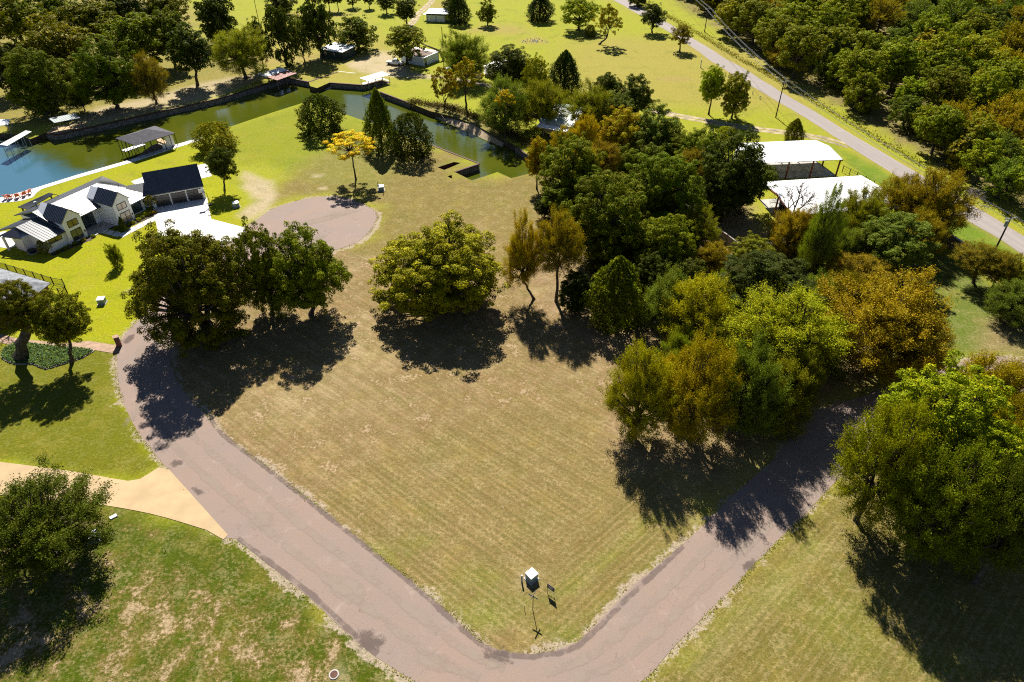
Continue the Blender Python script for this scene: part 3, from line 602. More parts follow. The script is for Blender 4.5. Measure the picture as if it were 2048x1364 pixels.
# chairs on the patio
def chair():
    r = empty('patio_chair'); MB().box(-.3, .3, -.3, .3, .32, .37).build('seat', M_orange, r)
    MB().add([(-.32, .25, .3), (.32, .25, .3), (.32, .62, 1.05), (-.32, .62, 1.05), (-.32, .3, .28), (.32, .3, .28), (.32, .67, 1.03), (-.32, .67, 1.03)], [(0,1,2,3),(7,6,5,4),(0,4,5,1),(1,5,6,2),(2,6,7,3),(3,7,4,0)]).build('backrest', M_orange, r)
    lg = MB().box(-.03, .03, -.05, .05, 0, .6).mesh('leg'); lg.materials.append(M_orange)
    for x in (-.33, .33):
        for y in (-.3, .34): q = mesh_obj('leg', lg, None, r); q.location = (x, y, 0)
        MB().box(x - .08, x + .08, -.42, .42, .6, .64).build('armrest', M_orange, r)
    return r
def copy_tree(o, parent=None):
    c = o.copy(); COL.objects.link(c); c.parent = parent
    for ch in list(o.children): copy_tree(ch, c)
    return c
ch0 = chair(); names_ = ['leftmost of the five orange patio chairs by the lagoon', 'second orange patio chair from the left by the lagoon', 'middle orange patio chair of the five by the lagoon', 'fourth orange patio chair from the left by the lagoon', 'orange patio chair nearest the seawall walk bend']
for i, (x, y) in enumerate(((15, 397), (23, 396.5), (36, 395), (48, 391.5), (58, 387.5))):
    o = ch0 if i == 0 else copy_tree(ch0); g = at(x, y); o.location = (g.x, g.y, 0.04); o.rotation_euler.z = math.radians(160 + 25 * i); o.scale = (1.1, 1.1, 1.1)
    tag(o, names_[i], 'chair', 'orange patio chairs')

# ---------------------------------------------------------------- open shelters and boat houses
def roof_shelter(name, corners, z, slope_back, label, cat, posts, mat, postmat=M_dark, base=None, group=None, split=None, prad=0.07, thick=0.08):
    """corners: front-left, front-right, back-right, back-left as surveyed at roof height"""
    P = [at(x, y, z) for x, y in corners]; c = sum(P, Vector()) / 4; r = empty(name, (c.x, c.y, 0), 0, label, cat, group)
    L = [p - Vector((c.x, c.y, 0)) for p in P]; L[2].z += slope_back; L[3].z += slope_back
    if split:
        a = [L[0], L[1], L[1].lerp(L[2], split[0]), L[0].lerp(L[3], split[0])]; b = [a[3] + Vector((0, 0, .012)), a[2] + Vector((0, 0, .012)), L[2], L[3]]
        roof_plane(r, [tuple(v) for v in a], thick, mat, 0.6); roof_plane(r, [tuple(v) for v in b], thick, split[1], 0.6)
    else: roof_plane(r, [tuple(v) for v in L], thick, mat, 0.6)
    for fx, fy, zb in posts:
        q = L[0].lerp(L[1], fx).lerp(L[3].lerp(L[2], fx), fy); MB().tube((q.x, q.y, zb), (q.x, q.y, q.z - thick - .002), prad, prad, 6).build('post', postmat, r)
    return r, L, c
# hip-roofed boat house
E4 = [at(230.5, 276.4, 3.2), at(270.8, 291, 3.2), at(350.6, 266.3, 3.2), at(309.5, 251.5, 3.2)]; r0, r1 = at(279.7, 263, 4.7), at(293.4, 258, 4.7)
bo = sum(E4, Vector()) / 4; bh = empty('boat_house', (bo.x, bo.y, 0), 0, 'boat house with dark hip roof on black posts over the water', 'boat house')
loc = lambda p: tuple(p - Vector((bo.x, bo.y, 0)))
e = [loc(p) for p in E4]; q0, q1 = loc(r0), loc(r1)
up = lambda p: (p[0], p[1], p[2] + .004)
for pts in ([e[1], e[2], q1, q0], [e[0], e[1], q0], [e[2], e[3], q1], [e[3], e[0], q0, q1]): MB().slab(pts, .12).build('roof', M_shingle, bh)
for k, (i, j, n) in enumerate(((0, 1, 5), (1, 2, 6), (2, 3, 4), (3, 0, 5))):
    for m in range(n):
        a = Vector(e[i]).lerp(Vector(e[j]), (m + .12) / n) * 0.97; MB().tube((a.x, a.y, WATER_Z - 0.4 if k in (0, 3) else 0.0 if k == 1 and m > 2 else WATER_Z - .4), (a.x, a.y, 3.0), .075, .075, 6).build('post', M_dark, bh)
wa, wb = at(327, 297.5), at(350.5, 290.5); dw = (wb - wa); an = math.atan2(dw.y, dw.x)
Mw = Matrix.Translation(Vector(loc(wa))) @ Matrix.Rotation(an, 4, 'Z')
place(MB().box(0, dw.length, 0, .25, -.1, 1.0).box(dw.length * .38, dw.length, 0.002, .252, 1.0, 2.9).box(dw.length - .25, dw.length + .004, .25, 2.6, -.1, 2.8).build('wall', M_white, bh), Mw)
dk = [at(262, 322), at(352, 291), at(333, 281), at(303, 291)]
MB().slab([loc(p + Vector((0, 0, .02))) for p in dk][::-1], .2).build('deck', M_wood, bh)
MB().slab([loc(at(x, y, .25)) for x, y in ((243, 300), (251, 303), (291, 289), (284, 286))], .22).build('catwalk', M_paper, bh)
MB().slab([loc(at(x, y, .25)) for x, y in ((312, 281), (333, 288.5), (336, 284), (318, 275))], .22).build('catwalk', M_tanconc, bh)
# other shelters across the water
roof_shelter('covered_dock', [(0, 289), (15, 291.5), (63.4, 263.5), (52, 261.5)], 2.0, .05, 'long white roofed dock reaching into the water', 'dock', [(fx, fy, WATER_Z - .5) for fx in (.06, .94) for fy in (.05, .3, .55, .8)], M_whitemetal, M_galv)
roof_shelter('carport', [(-16, 252), (16, 249.5), (20.4, 240), (-16, 240)], 2.6, .2, 'white roof cut by the left border near the dock', 'shelter', [(fx, fy, 0) for fx in (.05, .95) for fy in (.08, .92)], M_whitemetal, M_galv)
r, L, c = roof_shelter('pavilion', [(108.5, 245.7), (161, 235.5), (149.3, 228), (97.2, 237.6)], 2.7, .15, 'grey roofed pavilion on the bulkhead corner', 'pavilion', [(fx, fy, 0) for fx in (.04, .5, .96) for fy in (.06, .94)], M_galv, M_dark)
sheet('deck', PX([(93, 266), (114, 269), (175, 254), (168, 246), (112, 252)]), 0.03, M_tanconc, 'tan deck beneath the grey pavilion', 'deck')
roof_shelter('boat_shelter', [(554, 160.7), (593.9, 146.3), (560.6, 136.7), (515.4, 149.6)], 2.3, .25, 'boat shelter roofed half in rusty red and half in white metal', 'boat shelter', [(fx, fy, WATER_Z - .5) for fx in (.05, .5, .95) for fy in (.06, .5)] + [(.05, .95, 0), (.95, .95, 0)], M_rust, M_wood, split=(.55, M_whitemetal))
roof_shelter('pier_shelter', [(736.2, 162.3), (780, 148.9), (763.6, 143.7), (719, 156.8)], 2.4, .1, 'narrow white roofed shelter on the bulkhead point', 'pier shelter', [(.03, .06, -.1), (.03, .94, -.1), (.35, .06, -.1), (.35, .94, -.1), (.68, .06, -.1), (.68, .94, -.1), (.97, .06, -.1), (.97, .94, -.1)], M_whitemetal, M_galv)
sheet('boat_slab', PX([(727, 169), (763.5, 158.5), (780, 163), (776, 160), (764, 155.5), (722, 166.5)]), 0.03, M_conc, 'concrete edge under the narrow white shelter', 'slab')
for i, (x, y) in enumerate(((134, 247.5), (149, 243))):
    g = at(x, y); s = empty('smoker_grill', (g.x, g.y, 0.03), .5 + i, ['dark barrel smoker under the pavilion, nearer the dock', 'dark barrel smoker under the pavilion, nearer the grass'][i], 'grill', 'grills under the pavilion')
    MB().tube((-.7, 0, .9), (.7, 0, .9), .42, .42, 10).build('barrel', M_dark, s); MB().tube((.5, 0, 1.2), (.5, 0, 2.0), .1, .1, 8).build('chimney', M_dark, s)
    for lx in (-.5, .5):
        for ly in (-.25, .25): MB().box(lx - .03, lx + .03, ly - .03, ly + .03, 0, .6).build('leg', M_dark, s)
# boat ramps
def ramp_strip(name, pts, label, zt=0.02, zb=-1.75, mat=M_conc):
    P = [at(*pts[0], zb), at(*pts[1], zb), at(*pts[2], zt), at(*pts[3], zt)]
    tag(MB().slab([tuple(p) for p in P], .2).build(name, mat), label, 'ramp', kind='structure')
ramp_strip('boat_ramp', ((618, 183), (641, 186), (712, 146), (676, 142)), 'pale concrete boat ramp beside the narrow white shelter')
ramp_strip('boat_ramp', ((52, 288), (98, 279), (112, 254), (86, 258)), 'sandy boat ramp between the dock and the pavilion', mat=M_tanconc)
ramp_strip('beach', ((820, 216), (1004, 297), (1012, 277), (850, 205)), 'strip of pale sand at the lagoon edge', zt=-0.1, zb=-1.7, mat=plain('sand', alb(226, 200, 160), .95, var=.15))
# bulkheads: corrugated sheet piles with a rusty cap
def bulkhead(pts, label, z0=-2.3, cap=0.28, mat=M_pile, close=False):
    P = [at(*p) for p in pts]; c = P[0]; r = empty('bulkhead', (c.x, c.y, 0), 0, label, 'bulkhead', 'lagoon bulkheads')
    pile = MB(); cp = MB(); cen = sum((Vector((x, y, 0)) for x, y in water_poly), Vector()) / len(water_poly)
    for a, b in zip(P[:-1], P[1:]):
        d = b - a; L = d.length; d.normalize(); nrm = Vector((d.y, -d.x, 0))
        m_ = (a + b) / 2 + nrm * .6
        if not inside(np.array([(m_.x, m_.y)]), water_poly)[0]: nrm = -nrm
        n = max(2, int(L / 0.55)); prev = None
        for i in range(n + 1):
            for off, k in ((.10, 0), (.10, .35), (.26, .5), (.26, .85)):
                if i == n and k > 0: break
                q = a + d * (L * (i + k) / n) + nrm * off - c
                if prev is not None: pile.add([(prev.x, prev.y, z0), (q.x, q.y, z0), (q.x, q.y, -.02), (prev.x, prev.y, -.02)], [(0, 1, 2, 3)])
                prev = q
        a2 = a - c + nrm * .12; b2 = b - c + nrm * .12
        cp.bar((a2.x, a2.y, .09), (b2.x, b2.y, .09), .46, cap)
    pile.build('sheet_pile', mat, r); cp.build('cap', M_rustcap, r); return r
bulkhead([(574.5, 155), (520, 171), (444, 195), (307.6, 225.5), (171, 256), (113, 268.7), (92, 265.5)], 'long straight bulkhead on the far bank running to the pavilion')
bulkhead([(617.5, 163.5), (574.5, 155)], 'short bulkhead between the rusty shelter and the boat ramp'); bulkhead([(676, 143.5), (617.5, 163.5)], 'bulkhead wall rising beside the boat ramp')
bulkhead([(659, 165), (726.6, 170)], 'bulkhead face under the narrow white shelter point'); bulkhead([(726.6, 170), (763.5, 160.5), (780, 165), (748.5, 179)], 'bulkhead notch behind the narrow white shelter'); bulkhead([(748.5, 179), (819.6, 205.6)], 'straight bulkhead between the shelter notch and the beach')
bulkhead([(1100, 322), (1072, 317), (1050, 306), (1032, 292)], 'curved bulkhead at the shaded end of the lagoon')
bulkhead([(957.7, 327.6), (909, 343.5)], 'short bulkhead face of the empty boat slip', cap=.2); bulkhead([(862, 290.5), (957.7, 327.6)], 'thin bulkhead edge along the grassy point', cap=.2)
for poly, lb in ((slip_poly, 'sunken empty boat slip cut into the grassy point'), (culv_poly, 'small square drain pit near the boat slip')):
    m = MB(); n = len(poly); cx_ = sum(p[0] for p in poly) / n; cy__ = sum(p[1] for p in poly) / n
    for i in range(n):
        a, b = poly[i], poly[(i+1) % n]; m.add([(a[0]-cx_, a[1]-cy__, .0), (b[0]-cx_, b[1]-cy__, .0), (b[0]-cx_, b[1]-cy__, -1.6), (a[0]-cx_, a[1]-cy__, -1.6)], [(0, 1, 2, 3)])
    m.poly([(p[0]-cx_, p[1]-cy__, -1.4) for p in poly]); o = m.build('sunken_pit', M_rustcap); o.location = (cx_, cy__, 0); tag(o, lb, 'pit', kind='structure')

# ---------------------------------------------------------------- sheds, bungalow, cabin, trailer, barns
def block(name, A, B, depth, h, label, wallm, roofm, roof='shed', rise=.4, ov=.35, z0=-.1, cat='shed', seams=.6):
    """A, B: ends of the front wall on the ground; the body runs back from it"""
    a, b = at(*A), at(*B); d = b - a; L = d.length; r = empty(name, a, math.atan2(d.y, d.x), label, cat)
    MB().box(0, L, 0, depth, z0, h).build('wall', wallm, r)
    if roof == 'shed': roof_plane(r, [(-ov, -ov, h + .14), (L + ov, -ov, h + .14), (L + ov, depth + ov, h + .14 + rise), (-ov, depth + ov, h + .14 + rise)], .12, roofm, seams)
    else:
        roof_plane(r, [(-ov, -ov, h + .1), (L + ov, -ov, h + .1), (L + ov, depth/2, h + rise), (-ov, depth/2, h + rise)], .12, roofm, seams)
        roof_plane(r, [(L + ov, depth + ov, h + .1), (-ov, depth + ov, h + .1), (-ov, depth/2 + .003, h + rise), (L + ov, depth/2 + .003, h + rise)], .12, roofm, seams)
        for x, s in ((0.002, 1), (L - .002, -1)): MB().add([(x, 0, h - .01), (x, depth, h - .01), (x, depth/2, h + rise - .12)], [(0, 1, 2)]).build('gable', wallm, r)
    return r, L
r, L = block('green_shed', (645, 115.5), (687, 121.5), 7.2, 2.7, 'dark green shed with a white metal roof in tree shade', M_green, M_whitemetal, rise=.25, ov=.5)
for x in (1.2, 4.6): win(r, Matrix.Translation((x, -.002, 1.3)), .8, .9, 2, 1, M_glass3)
win(r, Matrix.Translation((L + .002, 1.0, .05)) @ Matrix.Rotation(math.pi/2, 4, 'Z'), 3.4, 2.2, 2, 1, M_glass, 'open_bay')
r, L = block('bungalow', (802, 124), (848, 132.5), 8.5, 2.5, 'white bungalow with a brown stained flat roof and dead limb on it', M_paleblue, M_whitemetal, rise=.12, ov=.25, cat='bungalow', seams=0)
MB().box(.3, L - .2, .2, 6.0, 2.77, 2.80).build('roof_litter', plain('roof_litter', (.17, .12, .09), .95, var=.3), r)
MB().box(.3, L - .2, 6.01, 8.3, 2.80, 2.83).build('roof_sheet', plain('pinkish_sheet', (.38, .24, .22), .6, var=.2), r)
win(r, Matrix.Translation((2.8, -.002, 1.0)), 1.6, 1.0, 2, 1); win(r, Matrix.Translation((L + .002, .5, .05)) @ Matrix.Rotation(math.pi/2, 4, 'Z'), .9, 2.1, 1, 1, M_glass, 'door')
MB().box(-2.6, -.3, 1.2, 5.0, 2.3, 2.4).build('carport_roof', M_whitemetal, r)
for x, y in ((-2.5, 1.3), (-2.5, 4.9)): MB().tube((x, y, 0), (x, y, 2.3), .05, .05, 6).build('carport_post', M_paper, r)
g = at(870, 119); lb_ = empty('fallen_limb', (g.x, g.y, 0), 0, 'grey dead limb leaning on the bungalow roof', 'limb')
P_ = [(3.0, -1.0, 0.0), (1.6, -.4, 2.9), (-2.0, .6, 4.0), (-5.0, 1.6, 5.0)]; MB().path(P_, [.42, .36, .26, .14], 6).build('stem', M_wood, lb_)
MB().path([(-2, .6, 4), (-3.2, -.6, 4.9), (-4, -1.0, 5.6)], [.16, .1, .05], 5).build('side_branch', M_wood, lb_); MB().path([(1.6, -.4, 2.9), (2.4, .8, 3.6), (2.6, 1.8, 4.6)], [.2, .12, .05], 5).build('side_branch', M_wood, lb_)
# pickup truck by the bungalow
g = at(790, 129); pk = empty('pickup_truck', (g.x, g.y, 0), math.radians(-14), 'white pickup truck parked by the bungalow', 'truck')
MB().prism([(-2.7, -.95), (2.7, -.95), (2.7, .95), (-2.7, .95)], .45, 1.0).build('body', M_white, pk)
MB().add([(-.6, -.85, 1.0), (1.3, -.85, 1.0), (1.3, .85, 1.0), (-.6, .85, 1.0), (-.45, -.7, 1.75), (.75, -.7, 1.75), (.75, .7, 1.75), (-.45, .7, 1.75)], [(4, 5, 6, 7), (0, 1, 5, 4), (1, 2, 6, 5), (2, 3, 7, 6), (3, 0, 4, 7)]).build('cab', M_white, pk)
MB().add([(.80, -.66, 1.72), (.80, .66, 1.72), (1.28, .78, 1.08), (1.28, -.78, 1.08)], [(3, 2, 1, 0)]).add([(.82, -.66, 1.74), (.82, .66, 1.74), (1.30, .78, 1.09), (1.30, -.78, 1.09)], [(3, 2, 1, 0)]).build('windscreen', M_glass, pk)
MB().box(-.35, .6, -.83, -.74, 1.15, 1.62).build('side_window', M_glass, pk)
MB().box(-2.55, -.75, -.8, .8, 1.0, 1.02).build('load_bed', M_dark, pk); MB().box(1.5, 2.5, -.8, .8, 1.0, 1.12).build('bonnet', M_white, pk)
wl = MB().tube((0, -.12, 0), (0, .12, 0), .38, .38, 12).mesh('wheel'); wl.materials.append(M_tyre)
for x in (-1.75, 1.75):
    for y in (-.88, .88): q = mesh_obj('wheel', wl, None, pk); q.location = (x, y, .38)
r, L = block('garage_building', (853, 43), (906, 45), 7.0, 2.9, 'pale blue garage building with white roof beside the cedar', M_paleblue, M_whitemetal, rise=.3, ov=.4, cat='garage')
MB().box(-.02, L + .02, -.05, -.004, 2.45, 2.9).build('fascia', M_green, r)
for x in (.5, 4.1): win(r, Matrix.Translation((x, -.004, .05)), 3.1, 2.3, 1, 1, M_paper, 'roller_door', M_dark, .06)
win(r, Matrix.Translation((7.6, -.004, .05)), 3.0, 2.3, 2, 1, M_glass, 'open_bay')
MB().box(-1.6, -.1, 1, 4, 2.2, 2.3).build('side_awning', M_whitemetal, r); MB().tube((-1.5, 1.1, 0), (-1.5, 1.1, 2.2), .05).build('awning_post', M_paper, r)
g = at(897, 150); gc = empty('golf_cart', (g.x, g.y, 0), .4, 'small cart with a white canopy beside the dirt lane', 'cart')
MB().slab([(-1.5, -1.1, 2.1), (1.5, -1.1, 2.1), (1.5, 1.1, 2.1), (-1.5, 1.1, 2.1)], .1).build('canopy', M_whitemetal, gc); MB().box(-1.2, 1.2, -.65, .65, .3, .75).box(-.9, -.1, -.6, .6, .75, 1.0).build('body', M_dark, gc)
for x in (-1.2, 1.2):
    for y in (-.9, .9): MB().tube((x, y, .3), (x, y, 2.0), .035, .035, 5).build('post', M_galv, gc)
    for y in (-.6, .6): MB().tube((x*.7, y - .1, .25), (x*.7, y + .1, .25), .25, .25, 10).build('wheel', M_tyre, gc)
g = at(949, 152); tn = empty('white_tent', (g.x, g.y, 0), math.radians(-20), 'low white pitched tent beside the trailer', 'tent')
MB().add([(-2.6, -1.6, .1), (2.6, -1.6, .1), (2.6, 1.6, .1), (-2.6, 1.6, .1), (-2.2, 0, 2.2), (2.2, 0, 2.2)], [(0, 1, 5, 4), (2, 3, 4, 5), (1, 2, 5), (3, 0, 4), (3, 2, 1, 0)]).build('cover', M_whitemetal, tn)
for x, y in ((-2.6, -1.6), (2.6, -1.6), (2.6, 1.6), (-2.6, 1.6)): MB().tube((x, y, 0), (x, y, .5), .04, .04, 5).build('peg_post', M_galv, tn)
r, L = block('trailer_home', (968, 150), (992, 155), 9.0, 2.6, 'white trailer home half hidden by oaks beyond the lane', M_white, M_whitemetal, rise=.1, ov=.15, cat='trailer', z0=.35)
for x, y in ((.5, .5), (L - .5, .5), (.5, 8), (L - .5, 8)): MB().tube((x - .15, y, .3), (x + .15, y, .3), .35, .35, 10).build('wheel', M_tyre, r)
win(r, Matrix.Translation((1.0, -.002, 1.3)), 1.2, .8, 2, 1)
r, L = block('cabin', (1084, 272), (1140, 284), 13.0, 4.0, 'tan cabin on piers under a sage green metal roof', M_tan, M_roofgreen, 'gable', 1.7, .7, z0=1.3, cat='cabin')
roof_plane(r, [(-.3, -2.6, 3.3), (L, -2.6, 3.3), (L, -.1, 3.7), (-.3, -.1, 3.7)], .1, M_whitemetal, .6, 'porch_roof')
for x in np.linspace(.3, L - .3, 5):
    for y in (.3, 6, 12): MB().box(x - .15, x + .15, y - .15, y + .15, -.1, 1.3).build('pier', M_conc2, r)
win(r, Matrix.Translation((2.0, -.002, 2.2)), 1.1, 1.1, 2, 1, None, 'window', M_paper)
def barn(name, FL, FR, BR, BL, z, rise, label, postpts, trim):
    P = [at(x, y, z) for x, y in (FL, FR, BR, BL)]; c = sum(P, Vector()) / 4; r = empty(name, (c.x, c.y, 0), 0, label, 'barn')
    fl, fr, brr, bl = [Vector(p) - Vector((c.x, c.y, 0)) for p in P]
    m0, m1 = (fl + bl) / 2 + Vector((0, 0, rise)), (fr + brr) / 2 + Vector((0, 0, rise)); e = Vector((0, 0, .002))
    roof_plane(r, [tuple(fl), tuple(fr), tuple(m1), tuple(m0)], .14, M_whitemetal, .9); roof_plane(r, [tuple(brr), tuple(bl), tuple(m0 + e), tuple(m1 + e)], .14, M_whitemetal, .9)
    tr = MB()
    for a, b in ((fl, m0), (m0, bl), (fr, m1), (m1, brr)): tr.bar(a - e*8 + Vector((0, 0, -.14)), b - e*8 + Vector((0, 0, -.14)), .18, .28)
    tr.build('rake_trim', trim, r)
    for fx in postpts:
        for a, b in ((fl, fr), (bl, brr)):
            q = a.lerp(b, fx); MB().box(q.x - .14, q.x + .14, q.y - .14, q.y + .14, -.1, z - .15).build('post', M_redtrim, r)
        q = m0.lerp(m1, fx); 
        if fx in (postpts[0], postpts[-1]): MB().box(q.x - .14, q.x + .14, q.y - .14, q.y + .14, -.1, z + rise - .3).build('post', M_redtrim, r)
    MB().slab([(p.x * .97, p.y * .97, .03) for p in (fl, fr, brr, bl)], .12).build('floor_slab', M_conc2, r)
    return r
barn('barn', (1462, 329), (1685.8, 318.7), (1630.8, 280), (1478, 286), 4.0, .75, 'open sided white metal barn nearer the dirt track', (.02, .26, .52, .74, .98), M_dark)
barn('barn', (1585, 430), (1800, 416), (1722.5, 351), (1523, 364), 4.0, .9, 'white metal barn with red trim behind the bare tree', (.02, .34, .67, .98), M_redtrim)
r, L = block('water_tank', (1556, 421), (1576, 424), 2.2, 1.3, 'dark covered trough beside the red trimmed barn', M_dark, M_dark, rise=.1, ov=.1, cat='trough', seams=0)

# ---------------------------------------------------------------- brick house at the left border
z = 3.0; Cn = [at(-170, 700, z), at(66, 594, z), at(101, 566, z), at(-170, 487, z)]; cc_ = at(0, 600)
nb = empty('brick_house', (cc_.x, cc_.y, 0), 0, 'brick house with grey shingle hip roof at the left border', 'house'); lo_ = lambda p: tuple(Vector(p) - Vector((cc_.x, cc_.y, 0)))
R0, R1 = at(-170, 520, 5.6), at(14, 560, 5.0)
MB().slab([lo_(Cn[0]), lo_(Cn[1]), lo_(R1), lo_(R0)], .14).build('roof', M_shingle2, nb); MB().slab([lo_(Cn[1]), lo_(Cn[2]), lo_(R1)], .14).build('roof', M_shingle2, nb); MB().slab([lo_(Cn[2]), lo_(Cn[3]), lo_(R0), lo_(R1)], .14).build('roof', M_shingle2, nb)
ins = [Vector(lo_(p)) for p in Cn]; ce_ = sum(ins, Vector()) / 4
MB().prism([((p.x - ce_.x) * .94 + ce_.x, (p.y - ce_.y) * .94 + ce_.y) for p in ins], -.1, 2.85).build('wall', M_brick, nb)
MB().slab([lo_(at(x, y, 2.5)) for x, y in ((24, 590), (70, 592), (58, 583), (30, 580))], .12).build('porch_roof', M_galv, nb)
def fence(pts, h, label, step=2.4, picket=.16, mat=M_dark, posts=True, rail=(.15, .95), name='fence', cat='fence'):
    P = [at(*p) for p in pts]; r = empty(name, P[0], 0, label, cat)
    for a, b in zip(P[:-1], P[1:]):
        a2, b2 = a - P[0], b - P[0]; d = b2 - a2; n = max(1, round(d.length / step)); rl = MB()
        for f in rail: rl.bar(a2 + Vector((0, 0, h * f)), b2 + Vector((0, 0, h * f)), .05, .05)
        rl.build('rail', mat, r)
        if picket:
            k = int(d.length / picket); pm = MB()
            for i in range(k): q = a2 + d * ((i + .5) / k); pm.box(q.x - .012, q.x + .012, q.y - .012, q.y + .012, .05, h)
            pm.build('picket_infill', mat, r)['kind'] = 'stuff'
        for i in range(n + 1): q = a2 + d * (i / n); MB().box(q.x - .06, q.x + .06, q.y - .06, q.y + .06, -.1, h + .1).build('post', mat, r)
    return r
fence([(-60, 520), (0, 537), (108, 569), (130, 573), (136, 588), (121, 592)], 1.5, 'black metal picket fence behind the brick house')
fence([(1684, 344), (1712, 357), (1745, 375)], 1.5, 'dark pipe fence beside the barns', 2.0, 0.0, rail=(.25, .6, .97))
# garden wall with a white coping
wl_ = [at(*p) for p in ((1360, 420), (1475, 507), (1660, 503), (1880, 480), (1961, 534), (2013, 574), (2120, 648))]; gw = empty('garden_wall', wl_[0], 0, 'dark masonry yard wall with a pale coping', 'wall')
for a, b in zip(wl_[:-1], wl_[1:]):
    a2, b2 = a - wl_[0], b - wl_[0]
    MB().bar(a2 + Vector((0, 0, 2.1)), b2 + Vector((0, 0, 2.1)), .25, 2.3).build('wall_panel', M_stone, gw)
    if a.x > at(1860, 480).x: MB().bar(a2 + Vector((0, 0, 2.2)), b2 + Vector((0, 0, 2.2)), .38, .097).build('coping', M_conc, gw)
kb = [at(*p) for p in ((1880, 484), (1961, 540), (2013, 581), (2120, 656))]; kr = MB()
for a, b in zip(kb[:-1], kb[1:]): kr.bar(a + Vector((0, 0, .15)), b + Vector((0, 0, .15)), .25, .25)
tag(kr.build('bed_edging', M_brickpave), 'brick edging strip along the yard wall', 'edging', kind='structure')
# ---------------------------------------------------------------- poles and wires
def pole(b, top_y, label, arm=None, transformer=False, name='utility_pole', r0=.17):
    g = at(*b); lo, hi = 0, 30
    for _ in range(40):
        m = (lo + hi) / 2
        if look((g.x, g.y, m))[1] > top_y: lo = m
        else: hi = m
    h = lo; r = empty(name, g, 0, label, 'pole', 'utility poles'); MB().tube((0, 0, -.1), (0, 0, h), r0, r0 * .7, 8).build('shaft', M_pole, r)
    ends = []
    if arm is not None:
        d = Vector((math.cos(arm), math.sin(arm), 0)); a = -d * 1.25; b_ = d * 1.25; z = Vector((0, 0, h - .45))
        MB().bar(a + z, b_ + z, .13, .15).build('crossarm', M_galv, r)
        for k in (-1.15, -.75, .75, 1.15): q = d * k + z; MB().tube(q, q + Vector((0, 0, .22)), .05, .05, 6).build('insulator', M_paper, r); ends.append(g + q + Vector((0, 0, .22)))
        MB().tube(d * .7 + z, Vector((0, 0, h - 1.3)), .03, .03, 5).tube(-d * .7 + z, Vector((0, 0, h - 1.3)), .03, .03, 5).build('brace', M_galv, r)
    if transformer: MB().tube((-.42, -.1, h - 2.0), (-.42, -.1, h - .95), .27, .27, 12).tube((-.42, -.1, h - .95), (-.42, -.1, h - .85), .2, .15, 12).build('transformer', M_galv, r)
    return g, h, ends
pd = (at(1551.3, 235.2) - at(1986, 508)); arm = math.atan2(pd.y, pd.x) + math.pi / 2
g1, h1, e1 = pole((1986, 508), 432, 'wooden utility pole with a transformer by the yard wall', arm, True)
g2, h2, e2 = pole((1551.3, 235.2), 159, 'wooden utility pole standing beside the dirt track', arm)
g3, h3, e3 = pole((1409, 64), 15, 'farthest utility pole of the road line, among the trees', arm)
e0 = [e + (g1 - g2) for e in e1]; e4 = [e + (g3 - g2) for e in e3]
wn_ = ['outermost overhead wire on the wood side of the road poles', 'inner overhead wire on the wood side of the road poles', 'inner overhead wire on the field side of the road poles', 'outermost overhead wire on the field side of the road poles']
for k in range(4):
    mb = MB(); seq = [e0[k], e1[k], e2[k], e3[k], e4[k]]
    for a, b in zip(seq[:-1], seq[1:]):
        pts = [a.lerp(b, t / 14) - Vector((0, 0, 1.1 * 4 * (t/14) * (1 - t/14))) for t in range(15)]
        for p_, q_ in zip(pts[:-1], pts[1:]): mb.tube(p_, q_, .028, .028, 4, False)
    tag(mb.build('power_line', M_wire), wn_[k], 'wire', 'overhead wires')
pole((888, 134), 54, 'thin utility pole behind the bungalow', None, False, r0=.15); pole((1128, 186), 99, 'pole with a meter rising behind the dark cedar', None, True, r0=.13); pole((518, 46), -6, 'thin pole in the far field near the top edge', None, False, r0=.13)
# ---------------------------------------------------------------- utility boxes, signs, posts
def ubox(x, y, s, rz, label, h=.95, col=None):
    g = at(x, y); r = empty('utility_box', (g.x, g.y, -.06), rz, label, 'utility box', 'utility boxes'); w = s / 2
    MB().box(-w*1.25, w*1.25, -w*1.2, w*1.2, 0, .12).build('pad', M_conc2, r)
    MB().box(-w, w, -w*.9, w*.9, .12, h).build('body', col or M_bluebox, r)
    MB().add([(-w*1.08, -w*1.0, h), (w*1.08, -w*1.0, h), (w*1.08, w*1.0, h), (-w*1.08, w*1.0, h), (-w*1.08, -w*1.0, h+.06), (w*1.08, -w*1.0, h+.06), (w*1.0, w*.95, h+.14), (-w*1.0, w*.95, h+.14)], [(3,2,1,0),(4,5,6,7),(0,1,5,4),(1,2,6,5),(2,3,7,6),(3,0,4,7)]).build('lid', M_boxlid, r)
    MB().box(-w*.02, w*.02, -w*.92, -w*.898, .2, h - .08).build('door_seam', M_dark, r)
ubox(1063, 1157, 1.0, math.radians(42), 'grey utility box with a white lid at the road corner'); ubox(188, 1078, 1.15, math.radians(25), 'pale green utility box under the dark evergreen oak')
ubox(205, 606, 1.1, math.radians(8), 'utility box on the lawn near the brick mailbox'); ubox(762.5, 380, 1.2, math.radians(10), 'utility box beside the golden sparse tree'); ubox(473, 413, 1.2, math.radians(30), 'utility box between the garage and the turning circle')
def post(x, y, r, h, mat, label, capm=None, name='marker_post', cat='post'):
    g = at(x, y); o = empty(name, (g.x, g.y, -.06), 0, label, cat); MB().tube((0, 0, 0), (0, 0, h), r, r, 8).build('shaft', mat, o)
    if capm: MB().tube((0, 0, h), (0, 0, h + .14), r * 1.15, r * .8, 8).build('cap', capm, o)
